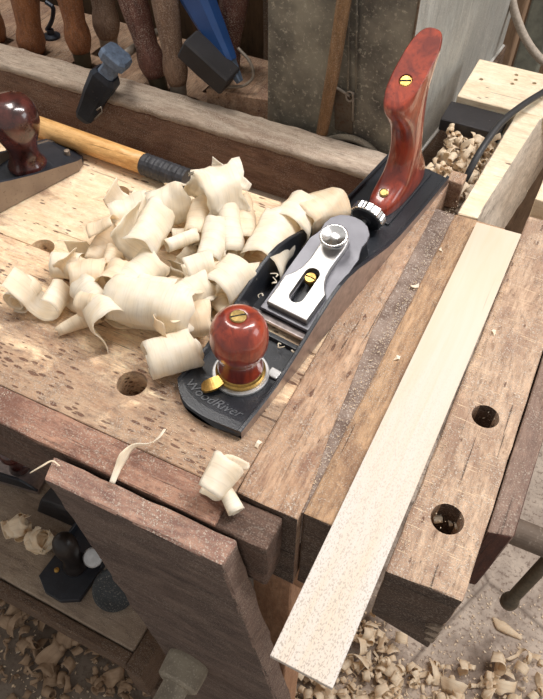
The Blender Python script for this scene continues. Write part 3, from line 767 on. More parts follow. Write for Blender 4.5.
# ------------------------------------------------------------------ galvanised box
q0 = Vector((-.1620, .6400, 0)); q1 = Vector((-.1300, 1.032, 0))
gx = empty('metal_box', (-.24, .80, T-.075), label='tall grimy galvanised steel box behind the plane handle', cat='metal box')
z0, z1 = T-.0745, 1.50
lf = Vector((-.3240, .6500, 0))
def col(v, z, dx=0, dy=0): return (v.x+dx, v.y+dy, z)
q2 = Vector((-.30, 1.05, 0))
gb = hexa([col(lf, z0), col(q0, z0), col(q1, z0), col(q2, z0), col(lf, z1), col(q0, z1, -.004), col(q1, z1, .02), col(q2, z1)], .0015)
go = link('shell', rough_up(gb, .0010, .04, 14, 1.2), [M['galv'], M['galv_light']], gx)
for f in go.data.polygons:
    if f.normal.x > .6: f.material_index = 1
link('bottom_lip', tube([(q0.x+.0015, q0.y+.005, z0+.001), ((q0.x+q1.x)/2+.002, (q0.y+q1.y)/2, z0+.001), (q1.x+.001, q1.y, z0+.001)], .0022, 8), M['lip'], gx, smooth=True)
link('corner_seam', tube([(q0.x-.0005, q0.y-.001, z0), (q0.x-.0045, q0.y-.001, z1)], .0013, 8), M['rust'], gx, smooth=True)
yf = .6430
def bf(px, py): return aty(px, py, yf-.003)
for px0 in (348, 356):
    link('seam', tube([bf(px0, 92), bf(px0+1.5, -60)], .0011, 6), M['galv'], gx, smooth=True)
link('spout_opening', prism([(0, 0)], 0, 1) if False else lathe([(.0400, -.001), (.0400, .002), (0, .0025)], 36, (0, -1, 0), bf(350, 170)), M['hole_dark'], gx)  # flat disc, the shade inside the spout painted as a dark colour
ring = [bf(350, 170)+Vector((.0430*math.cos(a), -.002, .0430*math.sin(a))) for a in [2*math.pi*i/32 for i in range(33)]]
link('spout_rim', tube(ring, .0042, 8), M['screw_iron'], gx, smooth=True)
link('latch', merge(tube(spline([bf(333, 86), bf(342, 91), bf(350, 96)], 4), .0016, 8), tube([bf(352, 92), bf(353, 92.5), bf(353, 121)], .0014, 8),
                    tube([bf(350, 96)+Vector((.004*math.cos(a), -.001, .0055*math.sin(a))) for a in [2*math.pi*i/16 for i in range(17)]], .0011, 8)), M['wire'], gx, smooth=True)
link('latch_plate', hexa([bf(334, 130)+Vector((0, .002, 0)), bf(352, 136)+Vector((0, .002, 0)), bf(352, 136)+Vector((0, .004, 0)), bf(334, 130)+Vector((0, .004, 0)),
                          bf(334, 88), bf(351, 98), bf(351, 98)+Vector((0, .004, 0)), bf(334, 88)+Vector((0, .004, 0))], 0), M['rust'], gx)
ra = aty(322, 133, .630); rb_ = aty(345, -6, .630)
tag(link('wooden_rod', tube([ra, ra.lerp(rb_, .5)+Vector((.001, 0, 0)), rb_, rb_+(rb_-ra)*1.2], [.0066, .0070, .0072, .0074], 12), M['rod'], origin=ra, smooth=True), 'thin brown wooden rod leaning against the galvanised box', 'rod')

# ------------------------------------------------------------------ cable, hose, background timbers
cp_ = [at(462, 186, T-.02), at(467, 176, T-.005), at(480, 152, T+.012), at(499, 125, T+.02), at(520, 107, T+.02), at(545, 91, T+.015), at(580, 70, T+.004), at(640, 50, T)]
tag(link('power_cable', tube(spline(cp_, 6), .0036, 12), M['cable'], origin=at(467, 176, T-.03), smooth=True), 'black rubber cable curving over the pale board frame', 'cable')
hs = [aty(510, -30, 1.0), aty(512, 0, 1.0), aty(518, 22, 1.0), aty(528, 43, 1.0), aty(543, 61, 1.0), aty(566, 74, 1.0), Vector((.14, 1.0, .70)), Vector((.19, 1.02, .35)), Vector((.2, 1.05, .006)), Vector((.4, 1.1, .006))]
tag(link('grey_hose', tube(spline(hs, 6), .0058, 12), M['hose'], origin=hs[1], smooth=True), 'pale grey hose hanging at the top right corner', 'hose')
def back_post(a, b, y, w, m, name, lb, cat, tilt=0.):
    p = aty(*a, y); q = aty(*b, y)
    bm = rough_up(box_bm(p.x, p.x+w, y, y+.06, 0, 2.0, .004), .001, .1)
    return tag(link(name, bm, M[m], origin=(p.x+w/2, y+.03, 0)), lb, cat)
M['grey_green'] = plain('grey_green_paint', (112, 112, 100), .7, 0, .15, 60)
M['blur_tan'] = wood('tan_far_board', (176, 146, 118), (158, 128, 102), (128, 102, 82), 2, seed=90, grain=.3)
back_post((529, 10), (529, 10), 1.30, .045, 'grey_green', 'wooden_post', 'grey green upright post in the top right background', 'post')
back_post((507, 10), (507, 10), 1.38, .03, 'blur_tan', 'wooden_post', 'tan upright post behind the grey hose in the background', 'post')

# ------------------------------------------------------------------ lower shelf and what lies on it
SZ = .38
shelf = empty('lower_shelf', (-.5, .3, 0), label='dusty low shelf under the bench holding a black plane', cat='shelf')
link('shelf_board', rough_up(box_bm(-.95, -.262, .152, .50, SZ-.018, SZ, .002), .0006, .03), M['shelf'], shelf)
link('shelf_lip', rough_up(box_bm(-.95, -.262, .136, .1505, SZ-.05, SZ-.006, .002), .0008, .03), M['shelf_dark'], shelf)
link('shelf_end', rough_up(box_bm(-.2615, -.238, .13, .50, SZ-.10, SZ-.004, .002), .0008, .03), M['shelf_dark'], shelf)
for x in (-.385, -.325):
    link('bracket', rough_up(box_bm(x, x+.018, .145, .42, SZ-.085, SZ-.052, .002), .0008, .03), M['shelf_dark'], shelf)
link('lower_rail', rough_up(box_bm(-.95, -.262, .152, .18, SZ-.12, SZ-.086, .002), .0008, .03), M['shelf_dark'], shelf)
link('shelf_leg', box_bm(-.25, -.20, .44, .49, 0, SZ-.004, .002), M['shelf_dark'], shelf)
link('shelf_leg', box_bm(-.95, -.90, .44, .49, 0, SZ-.02, .002), M['shelf_dark'], shelf)
link('shelf_leg', box_bm(-.255, -.225, .14, .17, 0, SZ-.10, .002), M['shelf_dark'], shelf)

# black plane on the shelf
lpo = Vector((-.390, .1600, SZ))
lp = empty('hand_plane', Vector((lpo.x, lpo.y, SZ+.001)), (0, 0, R(-2)), 'small black plane with dark tall knob on the low shelf', 'hand plane')
outl = mirror_outline([(.012, 0), (.0335, .013), (.0335, .20)])
def recess(outline, h, wall_h):
    bm = prism(outline, 0, h, .001, 1)
    return bm
link('body', prism(outl, 0, .009, .001, 2), M['dusty_black'], lp, world=False)
for sx in (-1, 1):
    x0, x1 = sorted((sx*.0305, sx*.0335))
    link('cheek', hexa([(x0, .060, .009), (x1, .060, .009), (x1, .198, .009), (x0, .198, .009), (x0, .08, .020), (x1, .08, .020), (x1, .19, .03), (x0, .19, .03)], .0004, 1), M['dusty_black'], lp, world=False)
link('front_knob', lathe([(.0165, .009), (.0168, .012), (.0135, .018), (.0120, .030), (.0125, .045), (.0150, .058), (.0158, .070), (.0135, .084), (.007, .092), (0, .093)], 36, None, (0, .048, 0)), M['dark_knob'], lp, world=False, smooth=True)
link('adjuster_disc', lathe([(.0125, 0), (.0130, .002), (.0130, .006), (.011, .008), (0, .007)], 30, Vector((.1, -.5, 1)), (.026, .062, .034)), M['disc'], lp, world=False)
link('disc_post', lathe([(.004, 0), (.004, .03)], 12, None, (.026, .062, .008)), M['gunmetal'], lp, world=False)
link('toe_screw', lathe([(.0035, .008), (.0035, .0105), (0, .011)], 14, None, (-.017, .030, 0)), M['brass'], lp, world=False)
# dark spoked wheel at its right, plane body at far left, shavings ball
wp = at(104, 596, SZ)
M['speck_black'] = speckled('speckled_black_iron', (54, 58, 60), (150, 144, 134), .56, 500, .6)
tag(link('iron_wheel', lathe([(.026, 0), (.028, .003), (.028, .012), (.025, .015), (.015, .013), (0, .013)], 36, Vector((.25, -.35, 1)), (wp.x+.012, wp.y+.012, SZ+.0115)), M['speck_black'], origin=(wp.x+.012, wp.y+.012, SZ)), 'speckled dark iron disc partly behind the chop on the low shelf', 'disc')
dp = at(4, 492, SZ)
dk = empty('hand_plane', Vector((dp.x-.06, dp.y+.03, SZ+.001)), (0, 0, R(-80)), 'black plane body with a bright edge at the back of the low shelf', 'hand plane')
link('body', box_bm(-.03, .03, -.12, .105, 0, .008, .001), M['steel'], dk, world=False)
for x0, x1 in ((-.03, -.026), (.026, .03)):
    link('cheek', hexa([(x0, -.12, .008), (x1, -.12, .008), (x1, .105, .008), (x0, .105, .008), (x0, -.10, .045), (x1, -.10, .045), (x1, .08, .03), (x0, .08, .03)], .0005, 1), M['dusty_black'], dk, world=False)
link('front_knob', lathe([(.016, .008), (.013, .02), (.012, .03), (.019, .045), (.018, .06), (.008, .068), (0, .069)], 30, None, (0, .06, 0)), M['old_knob'], dk, world=False, smooth=True)
kb2 = at(52, 512, SZ)
tag(link('dark_wedge', rough_up(hexa([(kb2.x-.02, kb2.y-.01, SZ+.001), (kb2.x+.06, kb2.y-.005, SZ+.001), (kb2.x+.06, kb2.y+.05, SZ+.001), (kb2.x-.02, kb2.y+.04, SZ+.001),
                                     (kb2.x-.01, kb2.y, SZ+.03), (kb2.x+.06, kb2.y, SZ+.045), (kb2.x+.06, kb2.y+.05, SZ+.045), (kb2.x-.01, kb2.y+.04, SZ+.03)], .003), .001, .02), M['black_block'], origin=(kb2.x+.02, kb2.y+.02, SZ)), 'dark iron wedge shaped block behind the shaving ball on the shelf', 'block')

# ------------------------------------------------------------------ shavings
def nvec(p):
    return Vector((noise.noise(p+Vector((17.3, 2.1, 5.9))), noise.noise(p+Vector((3.7, 31.9, 8.3))), noise.noise(p+Vector((9.1, 6.7, 47.3)))))

def curl_bm(w, r0, r1, turns, ph=0., cone=0., pitch=0., tail=0., tailc=0., wav=.0015, seed=0, ragged=.1, n=None, m=9, wfac=None):
    """ribbon of width w wound about the local x axis; radius r0 inside to r1 outside, then a tail"""
    if turns >= .95: ph = -1.25-2*math.pi*turns
    n = n or max(14, int(turns*22)); path = []
    L = 0; prev = None
    for i in range(n+1):
        t = i/n; a = ph+2*math.pi*turns*t; r = r0+(r1-r0)*t
        path.append((r*math.cos(a), r*math.sin(a), t))
    if tail:
        (y0, z0, _), (y1, z1, _) = path[-2], path[-1]
        d = math.atan2(z1-z0, y1-y0); k = max(5, int(tail/.004)); st = tail/k; y, z = y1, z1
        for i in range(k):
            d += tailc*st; y += math.cos(d)*st; z += math.sin(d)*st; path.append((y, z, 1+(i+1)/k*.6))
    bm = bmesh.new(); rows = []
    cy = sum(p[0] for p in path)/len(path)*0; 
    for i, (y, z, t) in enumerate(path):
        row = []
        e0 = noise.noise(Vector((seed*3.1, i*.35, 1)))*ragged; e1 = noise.noise(Vector((seed*3.1, i*.35, 8)))*ragged
        ww = w*(1+e0+e1)
        if wfac: ww *= wfac(i/(len(path)-1))
        for j in range(m):
            v = j/(m-1)-.5
            k = 1+cone*v
            p = Vector((v*ww+pitch*t+e0*w*.5, y*k, z*k))
            nv = nvec(Vector((p.x*40+seed*7, p.y*40, p.z*40+i*.02)))
            nv2 = nvec(Vector((p.x*110+seed*5, p.y*110, p.z*110)))
            row.append(bm.verts.new(p+nv*wav+nv2*wav*.5))
        rows.append(row)
    for a, b in zip(rows, rows[1:]):
        for j in range(m-1): bm.faces.new((a[j], a[j+1], b[j+1], b[j]))
    return bm

def place_curl(a, b, bm, mat, label, group, name='wood_shaving', roll=0., thick=.0005, cat='wood shaving', lift=None):
    """a, b: world ends of the axis"""
    a = Vector(a); b = Vector(b); c = (a+b)/2
    X = (b-a).normalized(); Y = Vector((0, 0, 1)).cross(X).normalized(); Z = X.cross(Y)
    rot = Matrix((X, Y, Z)).transposed() @ Matrix.Rotation(roll, 3, 'X')
    me = bpy.data.meshes.new(name); bm.to_mesh(me); bm.free()
    for f in me.polygons: f.use_smooth = True
    me.materials.append(mat)
    o = bpy.data.objects.new(name, me); C.objects.link(o)
    o.matrix_world = Matrix.Translation(c) @ rot.to_4x4()
    o.location = c; o.rotation_euler = rot.to_euler()
    md = o.modifiers.new('thickness', 'SOLIDIFY'); md.thickness = thick; md.offset = 0
    # rest it no lower than the surface
    zmin = min((rot @ v.co).z for v in me.vertices)+c.z
    if lift is not None and zmin < lift+.0006: o.location.z += lift+.0006-zmin
    return tag(o, label, cat, group)

# (a px, a height, b px, b height, r0, r1, turns, phase, cone, tail, wav, label)
P = 'cream shavings heaped beside the plane'
S = M['shave']; S2 = M['shave2']
pile = [
 ((14, 303), .014, (30, 283), .014, .0045, .0125, 1.9, .3, .0, .000, .0008, S, 'tight scroll at the far left tip of the shaving heap, spiral end showing'),
 ((44, 312), .013, (56, 290), .013, .0110, .0150, .75, 1.6, .0, .026, .0012, S, 'open curl with a trailing flap right of the leftmost scroll'),
 ((54, 266), .012, (84, 268), .012, .0090, .0125, 1.1, .2, .1, .012, .0010, S, 'short fat roll at the upper left edge of the heap'),
 ((90, 268), .010, (112, 236), .018, .0100, .0160, .65, 1.2, .3, .010, .0020, S2, 'fluted open shaving above the leftmost rolls'),
 ((76, 290), .012, (112, 286), .014, .0110, .0180, .55, .6, .1, .014, .0025, S2, 'crumpled flat shaving between the left scrolls and the small loop'),
 ((100, 278), .024, (118, 268), .026, .0080, .0105, 1.15, 2.2, .0, .000, .0012, S, 'small upright loop shaving near the middle left of the heap'),
 ((58, 331), .006, (98, 312), .011, .0040, .0068, 1.5, .0, .7, .000, .0004, S2, 'narrow cone shaped roll poking out of the lower left of the heap'),
 ((118, 300), .022, (196, 320), .018, .0160, .0230, .55, .55, .15, .010, .0030, S, 'long wavy shaving across the front of the heap'),
 ((88, 292), .020, (118, 332), .018, .0110, .0170, .55, .3, .2, .016, .0022, S, 'twisted shaving folding forward over the narrow cone roll'),
 ((122, 292), .032, (154, 262), .036, .0125, .0150, 1.15, .9, .1, .006, .0012, S, 'broad roll in the middle of the heap, tilted to the right'),
 ((136, 250), .046, (158, 214), .050, .0155, .0200, .92, 1.0, -.1, .004, .0032, S, 'puffy rounded shaving near the top of the heap'),
 ((112, 216), .030, (150, 204), .034, .0110, .0190, .6, .8, .1, .010, .0030, S, 'flat folded shaving at the back left of the heap'),
 ((122, 236), .030, (98, 250), .018, .0120, .0200, .5, 1.0, .1, .012, .0025, S2, 'flat shaving sloping down behind the loop'),
 ((150, 205), .036, (190, 200), .040, .0140, .0200, .6, .7, .0, .012, .0040, S, 'crumpled sheet at the rear centre of the heap'),
 ((194, 198), .052, (240, 186), .052, .0200, .0260, .62, .7, .1, .010, .0060, S, 'large crumpled sheet crowning the heap by the black tape'),
 ((196, 176), .050, (232, 200), .040, .0150, .0200, .6, 2.2, .1, .010, .0060, S, 'second crumpled sheet at the top beside the tray side'),
 ((196, 236), .036, (202, 204), .042, .0085, .0110, 1.1, .9, .1, .004, .0015, S2, 'upright roll just left of the tall fluted shaving'),
 ((232, 254), .030, (224, 206), .044, .0110, .0150, .75, .8, .2, .010, .0020, S, 'tall fluted shaving in the right half of the heap'),
 ((246, 244), .026, (236, 204), .034, .0110, .0160, .6, .4, .1, .008, .0020, S2, 'curved shaving at the right rear of the heap'),
 ((166, 246), .044, (196, 234), .044, .0050, .0060, 1.25, .5, .0, .000, .0005, S, 'small neat tube lying on the middle of the heap'),
 ((252, 268), .024, (276, 224), .024, .0170, .0260, .42, 1.0, .0, .006, .0018, S, 'wide flat shaving leaning against the plane body'),
 ((214, 292), .030, (240, 268), .032, .0150, .0190, .85, .8, .1, .008, .0018, S, 'large smooth roll beside the plane in the right of the heap'),
 ((164, 306), .032, (204, 282), .034, .0100, .0135, 1.0, .6, .2, .008, .0015, S, 'diagonal roll just right of the middle of the heap'),
 ((172, 322), .026, (206, 314), .024, .0110, .0170, .7, .5, .1, .010, .0022, S2, 'folded shaving between the front wave and the plane'),
 ((186, 270), .042, (212, 262), .042, .0090, .0130, .8, .4, .1, .006, .0018, S, 'short open curl near the centre right of the heap'),
 ((147, 361), .0175, (196, 346), .0175, .0120, .0172, 1.5, 1.4, .12, .000, .0012, S, 'large barrel roll at the front of the heap beside the plane toe'),
 ((284, 232), .026, (302, 208), .026, .0160, .0220, .5, .9, .0, .010, .0030, S, 'flat shaving behind the plane, left of the other two'),
 ((300, 226), .020, (330, 208), .020, .0140, .0200, .5, 1.1, .1, .008, .0035, S2, 'crumpled shaving behind the plane against the tray side'),
 ((306, 210), .030, (338, 204), .028, .0080, .0130, .6, 1.0, .1, .010, .0030, S, 'thin shaving tip rising behind the plane blade'),
 ((206, 262), .034, (216, 226), .038, .0100, .0140, .6, .6, .2, .006, .0020, S, 'narrow fluted curl in the valley right of the small tube'),
 ((140, 286), .030, (176, 296), .030, .0120, .0170, .55, .9, .0, .010, .0025, S, 'curved sheet over the centre of the heap'),
 ((228, 316), .016, (214, 300), .018, .0070, .0100, .8, .5, .2, .004, .0012, S2, 'small curl squeezed between heap and plane toe'),
]
for k, (pa, za, pb_, zb, r0, r1, tn, ph, cone, tail, wav, mt, lb) in enumerate(pile):
    a = at(*pa, T+za); b = at(*pb_, T+zb); w = (b-a).length
    bm = curl_bm(w, r0, r1, tn, ph, cone, 0, tail, -30, wav*1.4, k+1, .11)
    place_curl(a, b, bm, mt, lb, P, lift=T)
rnd = random.Random(3)
for k in range(60):      # smaller bits filling the inside of the heap
    px = rnd.uniform(70, 252); py = rnd.uniform(196, 338)
    if py > 350-.25*abs(px-150) or (px < 110 and (py < 255 or py > 318)) or (px > 205 and py > 305): continue
    hgt = rnd.uniform(.006, .034)
    a = at(px, py, T+hgt); th = rnd.uniform(0, math.pi); w = rnd.uniform(.012, .026); d = Vector((math.cos(th), math.sin(th), rnd.uniform(-.4, .4)))*w/2
    bm = curl_bm(w, rnd.uniform(.006, .010), rnd.uniform(.010, .015), rnd.uniform(.45, .9), rnd.uniform(0, 3), rnd.uniform(-.3, .3), 0, .006, -30, .0035, k+60, .12)
    place_curl(a-d, a+d, bm, rnd.choice((S, S2)), 'small cream curl tucked low inside the heap beside the plane', 'small curls inside the heap', lift=T)

# the two shavings at the bench front
def ribbon(pts, widths, twist, mat, label, group=None, thick=.0005, name='wood_shaving', origin=None, m=5, curlk=0.):
    pts = spline(pts, 6); bm = bmesh.new(); rows = []
    n = len(pts)
    for i, p in enumerate(pts):
        t = i/(n-1); d = (pts[min(i+1, n-1)]-pts[max(i-1, 0)]).normalized()
        s = d.cross(Vector((0, 0, 1)))
        if s.length < .05: s = Vector((1, 0, 0))
        s.normalize(); s.rotate(Matrix.Rotation(twist(t), 3, d))
        nrm_ = d.cross(s)
        x = t*(len(widths)-1); k = min(int(x), len(widths)-2); w = widths[k]*(1-(x-k))+widths[k+1]*(x-k)
        rows.append([bm.verts.new(p+s*w*(j/(m-1)-.5)+nrm_*curlk*w*((j/(m-1)-.5)**2)*4) for j in range(m)])
    for a, b in zip(rows, rows[1:]):
        for j in range(m-1): bm.faces.new((a[j], a[j+1], b[j+1], b[j]))
    o = link(name, bm, mat, origin=origin or pts[0], smooth=True, recalc=False)
    md = o.modifiers.new('thickness', 'SOLIDIFY'); md.thickness = thick; md.offset = 0
    return tag(o, label, 'wood shaving', group)
g2 = 'shavings on the bench front edge'
ribbon([at(112, 483, T+.002), at(118, 468, T+.006), at(124, 456, T+.010), at(134, 446, T+.010), at(148, 444, T+.008), at(158, 438, T+.010), at(165, 429, T+.008)],
       [.004, .005, .008, .005, .004, .0035, .002], lambda t: .2+2.6*t, S, 'thin twisted ribbon shaving lying on the front rail above the chop', g2)
a, b = at(208, 494, T+.012), at(224, 466, T+.016)
place_curl(a, b, curl_bm(.024, .010, .015, .62, .9, .35, 0, .010, -30, .0015, 91, .1), S, 'broad curled shaving by the corner of the end beam', g2, lift=T)
place_curl(at(236, 512, T+.006), at(219, 478, T+.013), curl_bm(.026, .0040, .0055, 1.3, .4, -.3, 0, 0, 0, .0005, 92, .05), S, 'rolled tube shaving hanging towards the front at the end beam corner', g2, lift=T-.004)
ribbon([at(214, 470, T+.015), at(228, 462, T+.016), at(246, 466, T+.012), at(249, 463, T+.010)], [.008, .011, .006, .001], lambda t: .6+.5*t, S,
       'flat pointed shaving reaching right from the corner curl', g2)
ribbon([at(30, 473, T-.01), at(42, 466, T-.002), at(52, 461, T), at(60, 466, T)], [.0008, .0014, .0012, .0008], lambda t: 0, S2, 'thin splinter sticking out at the left corner of the chop', g2)

# chips on the boards
for k, (px, py, sz, lb) in enumerate([(415, 286, .0065, 'square white chip on the end beam right of the plane'), (397, 358, .0050, 'small white chip on the end beam near the strip'),
                     (258, 444, .0050, 'small flat chip below the plane toe'), (494, 332, .0045, 'tiny pale chip on the vise jaw right of the strip'), (441, 250, .0040, 'tiny chip beside the far end of the strip')]):
    p = at(px, py, T+.0016); bm = bmesh.new(); vs = []
    for i in range(6):
        a = 2*math.pi*i/6+k; r = sz*(.5+.25*math.sin(i*2.3+k)); vs.append(bm.verts.new(p+Vector((math.cos(a)*r, math.sin(a)*r, .0012*math.sin(i*1.9)))))
    bm.faces.new(vs); bmesh.ops.triangulate(bm, faces=bm.faces[:])
    o = link('wood_chip', bm, S, origin=p, recalc=False); md = o.modifiers.new('thickness', 'SOLIDIFY'); md.thickness = .0005
    tag(o, lb, 'wood chip', 'chips on the bench')

# shavings inside the dog holes of the vise jaw
for k, (px, py, dz) in enumerate([(437, 521, .020), (452, 524, .024), (458, 527, .020)]):
    p = at(px, py, T-dz)
    place_curl(p-Vector((.003, 0, 0)), p+Vector((.003, .003, .002)), curl_bm(.006, .002, .003, 1.2, k, 0, 0, .004, -60, .0004, 30+k, .1), S, 'tiny curl inside the near dog hole of the vise jaw', 'curls in the near dog hole')
hp2 = at(487, 417, T-.018)
for k in range(6):
    a = k*1.05; d = Vector((math.cos(a), math.sin(a), .35))*.0055
    ribbon([hp2, hp2+d*.6+Vector((0, 0, .001)), hp2+d+Vector((0, 0, .0008*(k % 3)))], [.0022, .0018, .0006], lambda t: 1.*t, S, 'star shaped tuft of thin shavings inside the far dog hole', 'tuft in the far dog hole')
hp3 = at(487, 417, T-.032)

# shavings in the mouth of the plane
for k, (px, py, z) in enumerate([(272, 283, .030), (276, 277, .033), (263, 296, .020), (281, 344, .012), (292, 350, .012)]):
    p = at(px, py, T+z); a = k*1.3
    ribbon([p, p+Vector((.002*math.cos(a), .002*math.sin(a), .0015)), p+Vector((.004*math.cos(a+.8), .004*math.sin(a+.8), .000)), p+Vector((.005*math.cos(a+1.9), .005*math.sin(a+1.9), .002))],
           [.0010, .0014, .001, .0004], lambda t: 2*t, S, 'tiny white curl caught inside the plane body', 'tiny curls inside the plane')

# ball of shavings on the low shelf
bc = at(27, 532, SZ+.03)
for k in range(9):
    a = k*2.4; d = Vector((math.cos(a), math.sin(a), .6*math.sin(k*1.7)))
    c = bc+Vector((.018*math.cos(a*1.3), .015*math.sin(a*1.3), -.008+.008*math.sin(k)))
    place_curl(c-d*.013, c+d*.013, curl_bm(.026, .010, .014, .8, k*.7, .2, 0, .008, -30, .003, 40+k, .12), M['shave_floor'] if k % 2 else S2, 'dim cream curl in the small ball of shavings on the low shelf', 'shaving ball on the low shelf', lift=SZ)

# floor and tray shavings: a dozen kinds, copied
def kinds(mat, n, seed, s=1.):
    out = []; r = random.Random(seed)
    for k in range(n):
        t = k % 4; w = r.uniform(.010, .020)*s
        if t == 0: bm = curl_bm(w, .004*s, .0075*s, r.uniform(.9, 1.6), r.uniform(0, 6), r.uniform(-.3, .3), 0, 0, 0, .001, seed*20+k, .15, m=5, n=20)
        elif t == 1: bm = curl_bm(w, .009*s, .014*s, r.uniform(.35, .6), 1, r.uniform(-.3, .3), 0, .010*s, -30, .0025, seed*20+k, .2, m=5, n=12)
        elif t == 2: bm = curl_bm(w*.55, .005*s, .009*s, r.uniform(1.2, 2.2), 0, 0, .018*s, .012*s, -40, .0012, seed*20+k, .2, m=4, n=30)
        else: bm = curl_bm(w*1.2, .016*s, .022*s, r.uniform(.2, .34), 1, r.uniform(-.5, .5), .004, .006*s, 40, .003, seed*20+k, .25, m=5, n=9)
        cc = sum((v.co for v in bm.verts), Vector())/len(bm.verts)
        bmesh.ops.translate(bm, vec=-cc, verts=bm.verts[:])
        me = bpy.data.meshes.new('wood_shaving'); bm.to_mesh(me); bm.free(); me.materials.append(mat)
        for f in me.polygons: f.use_smooth = True
        out.append(me)
    return out
def scatter(meshes, pts, z, label, group, seed, smin=.8, smax=1.3, layer=0.):
    r = random.Random(seed)
    src = []
    for me in meshes:
        o = bpy.data.objects.new('wood_shaving', me); md = o.modifiers.new('thickness', 'SOLIDIFY'); md.thickness = .0005; md.offset = 0
        tag(o, label, 'wood shaving', group); src.append(o)
    used = set()
    for i, (x, y, s) in enumerate(pts):
        b_ = src[i % len(src)]
        o = b_ if id(b_) not in used else b_.copy()
        used.add(id(b_)); C.objects.link(o)
        e = Euler((r.uniform(-.6, .6), r.uniform(-.5, .5), r.uniform(0, 6.28))); k = r.uniform(smin, smax)*s
        o.rotation_euler = e; o.scale = (k, k, k); mt = e.to_matrix()
        zm = min((mt @ (v.co*k)).z for v in o.data.vertices)
        o.location = (x, y, z-zm+.0005+r.random()*layer)
K1 = kinds(M['shave_floor'], 14, 1, .95); K2 = kinds(M['shave_dark'], 12, 2, .9); K3 = kinds(M['shave_floor'], 8, 3, .55)
r = random.Random(11)
def region(n, x0, x1, y0, y1, z, ok=lambda x, y: True):
    out = []
    while len(out) < n:
        px, py = r.uniform(x0, x1), r.uniform(y0, y1)
        if ok(px, py):
            p = at(px, py, z); out.append((p.x, p.y, 1))
    return out
pts = region(105, 268, 400, 596, 712, .01, lambda x, y: y > 600+.25*abs(x-340) and not (x > 330 and y < 612))
scatter(K1, pts, 0, 'cream shaving in the drift on the floor below the strip', 'shavings drifted on the floor below the strip', 1, layer=.022, smin=.7, smax=1.35)
pts = region(26, 395, 543, 655, 712, .01, lambda x, y: y > 668-.1*(x-395))
scatter(K1, pts, 0, 'cream shaving on the open concrete at the bottom right', 'shavings on the open floor at the right', 2, layer=.006, smin=.8, smax=1.4)
pts = region(40, 20, 165, 596, 712, .01, lambda x, y: y > 598+.35*max(0, 60-x)*0+ (30 if x < 60 else 0) and y < 700 and y > .55*x+560)
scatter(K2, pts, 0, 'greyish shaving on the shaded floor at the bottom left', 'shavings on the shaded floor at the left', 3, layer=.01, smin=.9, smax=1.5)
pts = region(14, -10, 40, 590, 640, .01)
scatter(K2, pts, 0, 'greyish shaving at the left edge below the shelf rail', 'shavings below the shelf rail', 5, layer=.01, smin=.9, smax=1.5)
pts = []
while len(pts) < 22: pts.append((r.uniform(-.118, -.068), r.uniform(.60, .695), 1))
scatter(K3, pts, T-.0315, 'tan shaving in the open tray well behind the plane handle', 'shavings in the open tray well', 4, layer=.016, smin=.7, smax=1.1)
def heap(name, meshes, pts, z, label, seed, smin, smax, layer, mat):
    """crumbs and broken curls nobody could count, as one object"""
    r = random.Random(seed); bm = bmesh.new()
    for i, (x, y, s_) in enumerate(pts):
        me = meshes[i % len(meshes)]; k = r.uniform(smin, smax)
        m = Matrix.LocRotScale(Vector((x, y, z)), Euler((r.uniform(-.8, .8), r.uniform(-.7, .7), r.uniform(0, 6.28))), (k, k, k))
        n0 = len(bm.verts); bm.from_mesh(me); bm.verts.ensure_lookup_table(); new = bm.verts[n0:]
        for v in new: v.co = m @ v.co
        dz = z+.0005+r.random()*layer-min(v.co.z for v in new)
        for v in new: v.co.z += dz
    o = link(name, bm, mat, smooth=True, recalc=False); md = o.modifiers.new('thickness', 'SOLIDIFY'); md.thickness = .0005; md.offset = 0
    return tag(o, label, 'wood chips', kind='stuff')
pts = []
while len(pts) < 150: pts.append((r.uniform(-.120, -.067), r.uniform(.59, .698), 1))
heap('tray_crumbs', K3, pts, T-.0315, 'layer of tan crumbs and broken curls filling the tray well', 8, .45, .9, .010, M['shave_floor'])
pts = region(170, 262, 392, 604, 715, .005, lambda x, y: y > 606+.25*abs(x-335))+region(50, 380, 543, 655, 712, .005, lambda x, y: y > 670-.1*(x-395))
heap('floor_crumbs', K1, pts, 0, 'layer of broken cream curls under the drift on the bottom right floor', 9, .35, .8, .008, M['shave_floor'])
pts = region(90, -5, 200, 596, 712, .005, lambda x, y: y > .55*x+565)
heap('floor_crumbs', K2, pts, 0, 'layer of greyish crumbs on the shaded bottom left floor', 10, .35, .8, .006, M['shave_dark'])
# single long shaving on the concrete
fl = [at(493, 617, .004), at(500, 624, .010), at(508, 630, .010), at(522, 639, .004)]
ribbon(fl, [.004, .020, .016, .006], lambda t: .6*t, M['shave_floor'], 'single long cream shaving alone on the concrete near the steel bar', 'shavings on the open floor at the right', m=6, curlk=.2)
# fine debris nobody could count
bm = bmesh.new(); rr = random.Random(5)
def debris(bm, px0, px1, py0, py1, n, z):
    for i in range(n):
        p = at(rr.uniform(px0, px1), rr.uniform(py0, py1), z); s = rr.uniform(.001, .0035); a = rr.uniform(0, 6.3)
        u = Vector((math.cos(a), math.sin(a), rr.uniform(-.3, .3)))*s; w = Vector((-math.sin(a), math.cos(a), rr.uniform(-.3, .3)))*s*rr.uniform(.3, .8)
        p.z = z+s*.6+.0005
        vs = [bm.verts.new(p+q) for q in (u, w, -u, -w)]; bm.faces.new(vs)
debris(bm, 250, 560, 590, 720, 800, 0); debris(bm, -10, 200, 590, 720, 450, 0)
o = link('fine_chips', bm, M['shave_floor'], recalc=False); md = o.modifiers.new('thickness', 'SOLIDIFY'); md.thickness = .0006
tag(o, 'fine wood chips and crumbs scattered over the concrete floor', 'wood chips', kind='stuff')
bm = bmesh.new()
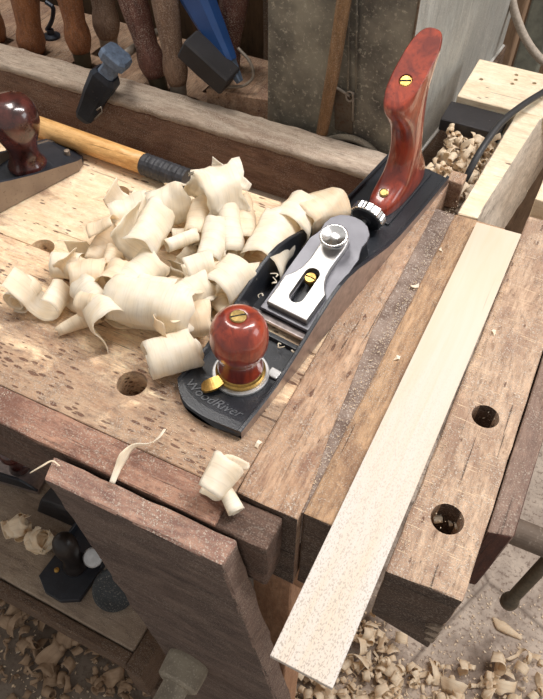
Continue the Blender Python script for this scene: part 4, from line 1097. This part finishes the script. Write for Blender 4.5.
def dust(bm, x0, x1, y0, y1, n, z=T+.0004, s0=.0003, s1=.0008):
    for i in range(n):
        p = Vector((rr.uniform(x0, x1), rr.uniform(y0, y1), z)); s = rr.uniform(s0, s1); a = rr.uniform(0, 6.3)
        u = Vector((math.cos(a), math.sin(a), 0))*s; w = Vector((-math.sin(a), math.cos(a), 0))*s*.6
        b_ = [bm.verts.new(p+q) for q in (u, w, -u, -w)]; t_ = bm.verts.new(p+Vector((0, 0, s*.7)))
        for k in range(4): bm.faces.new((b_[k], b_[(k+1) % 4], t_))
dust(bm, -.079, -.0700, .20, .56, 500, T+.0006); dust(bm, -.0055, .0005, .2, .52, 320); dust(bm, -.20, -.125, .195, .232, 160); dust(bm, -.60, -.13, .165, .31, 260, T+.0006)
dust(bm, .0, .042, .2, .56, 120, T+.0006)
o = link('sawdust', bm, M['shave2'], recalc=False)
tag(o, 'fine pale sawdust in the groove and along the strip', 'sawdust', kind='stuff')

# ------------------------------------------------------------------ light
def area(name, loc, tgt, sx, sy, power, c=(1, 1, 1)):
    l = bpy.data.lights.new(name, 'AREA'); l.shape = 'RECTANGLE'; l.size = sx; l.size_y = sy; l.energy = power; l.color = c
    o = bpy.data.objects.new(name, l); C.objects.link(o); o.location = loc
    o.rotation_euler = (Vector(tgt)-Vector(loc)).to_track_quat('-Z', 'Y').to_euler()
    return o
area('ceiling_lamp', (.55, 1.0, 2.55), (-.05, .35, .86), .25, 1.3, 31, (1, .96, .935))
area('ceiling_lamp', (-.75, .75, 2.5), (-.1, .35, .86), .35, .9, 15, (1, .95, .89))
area('window_light', (1.9, 1.1, 1.7), (0, .4, .7), 1.0, 1.0, 12, (.93, .97, 1))
w = bpy.data.worlds.new('world'); bpy.context.scene.world = w; w.use_nodes = True
w.node_tree.nodes['Background'].inputs[0].default_value = (1, .96, .92, 1)
w.node_tree.nodes['Background'].inputs[1].default_value = .42
vs = bpy.context.scene.view_settings
vs.view_transform = 'Standard'; vs.look = 'None'; vs.gamma = 1; vs.use_curve_mapping = False; vs.exposure = .2
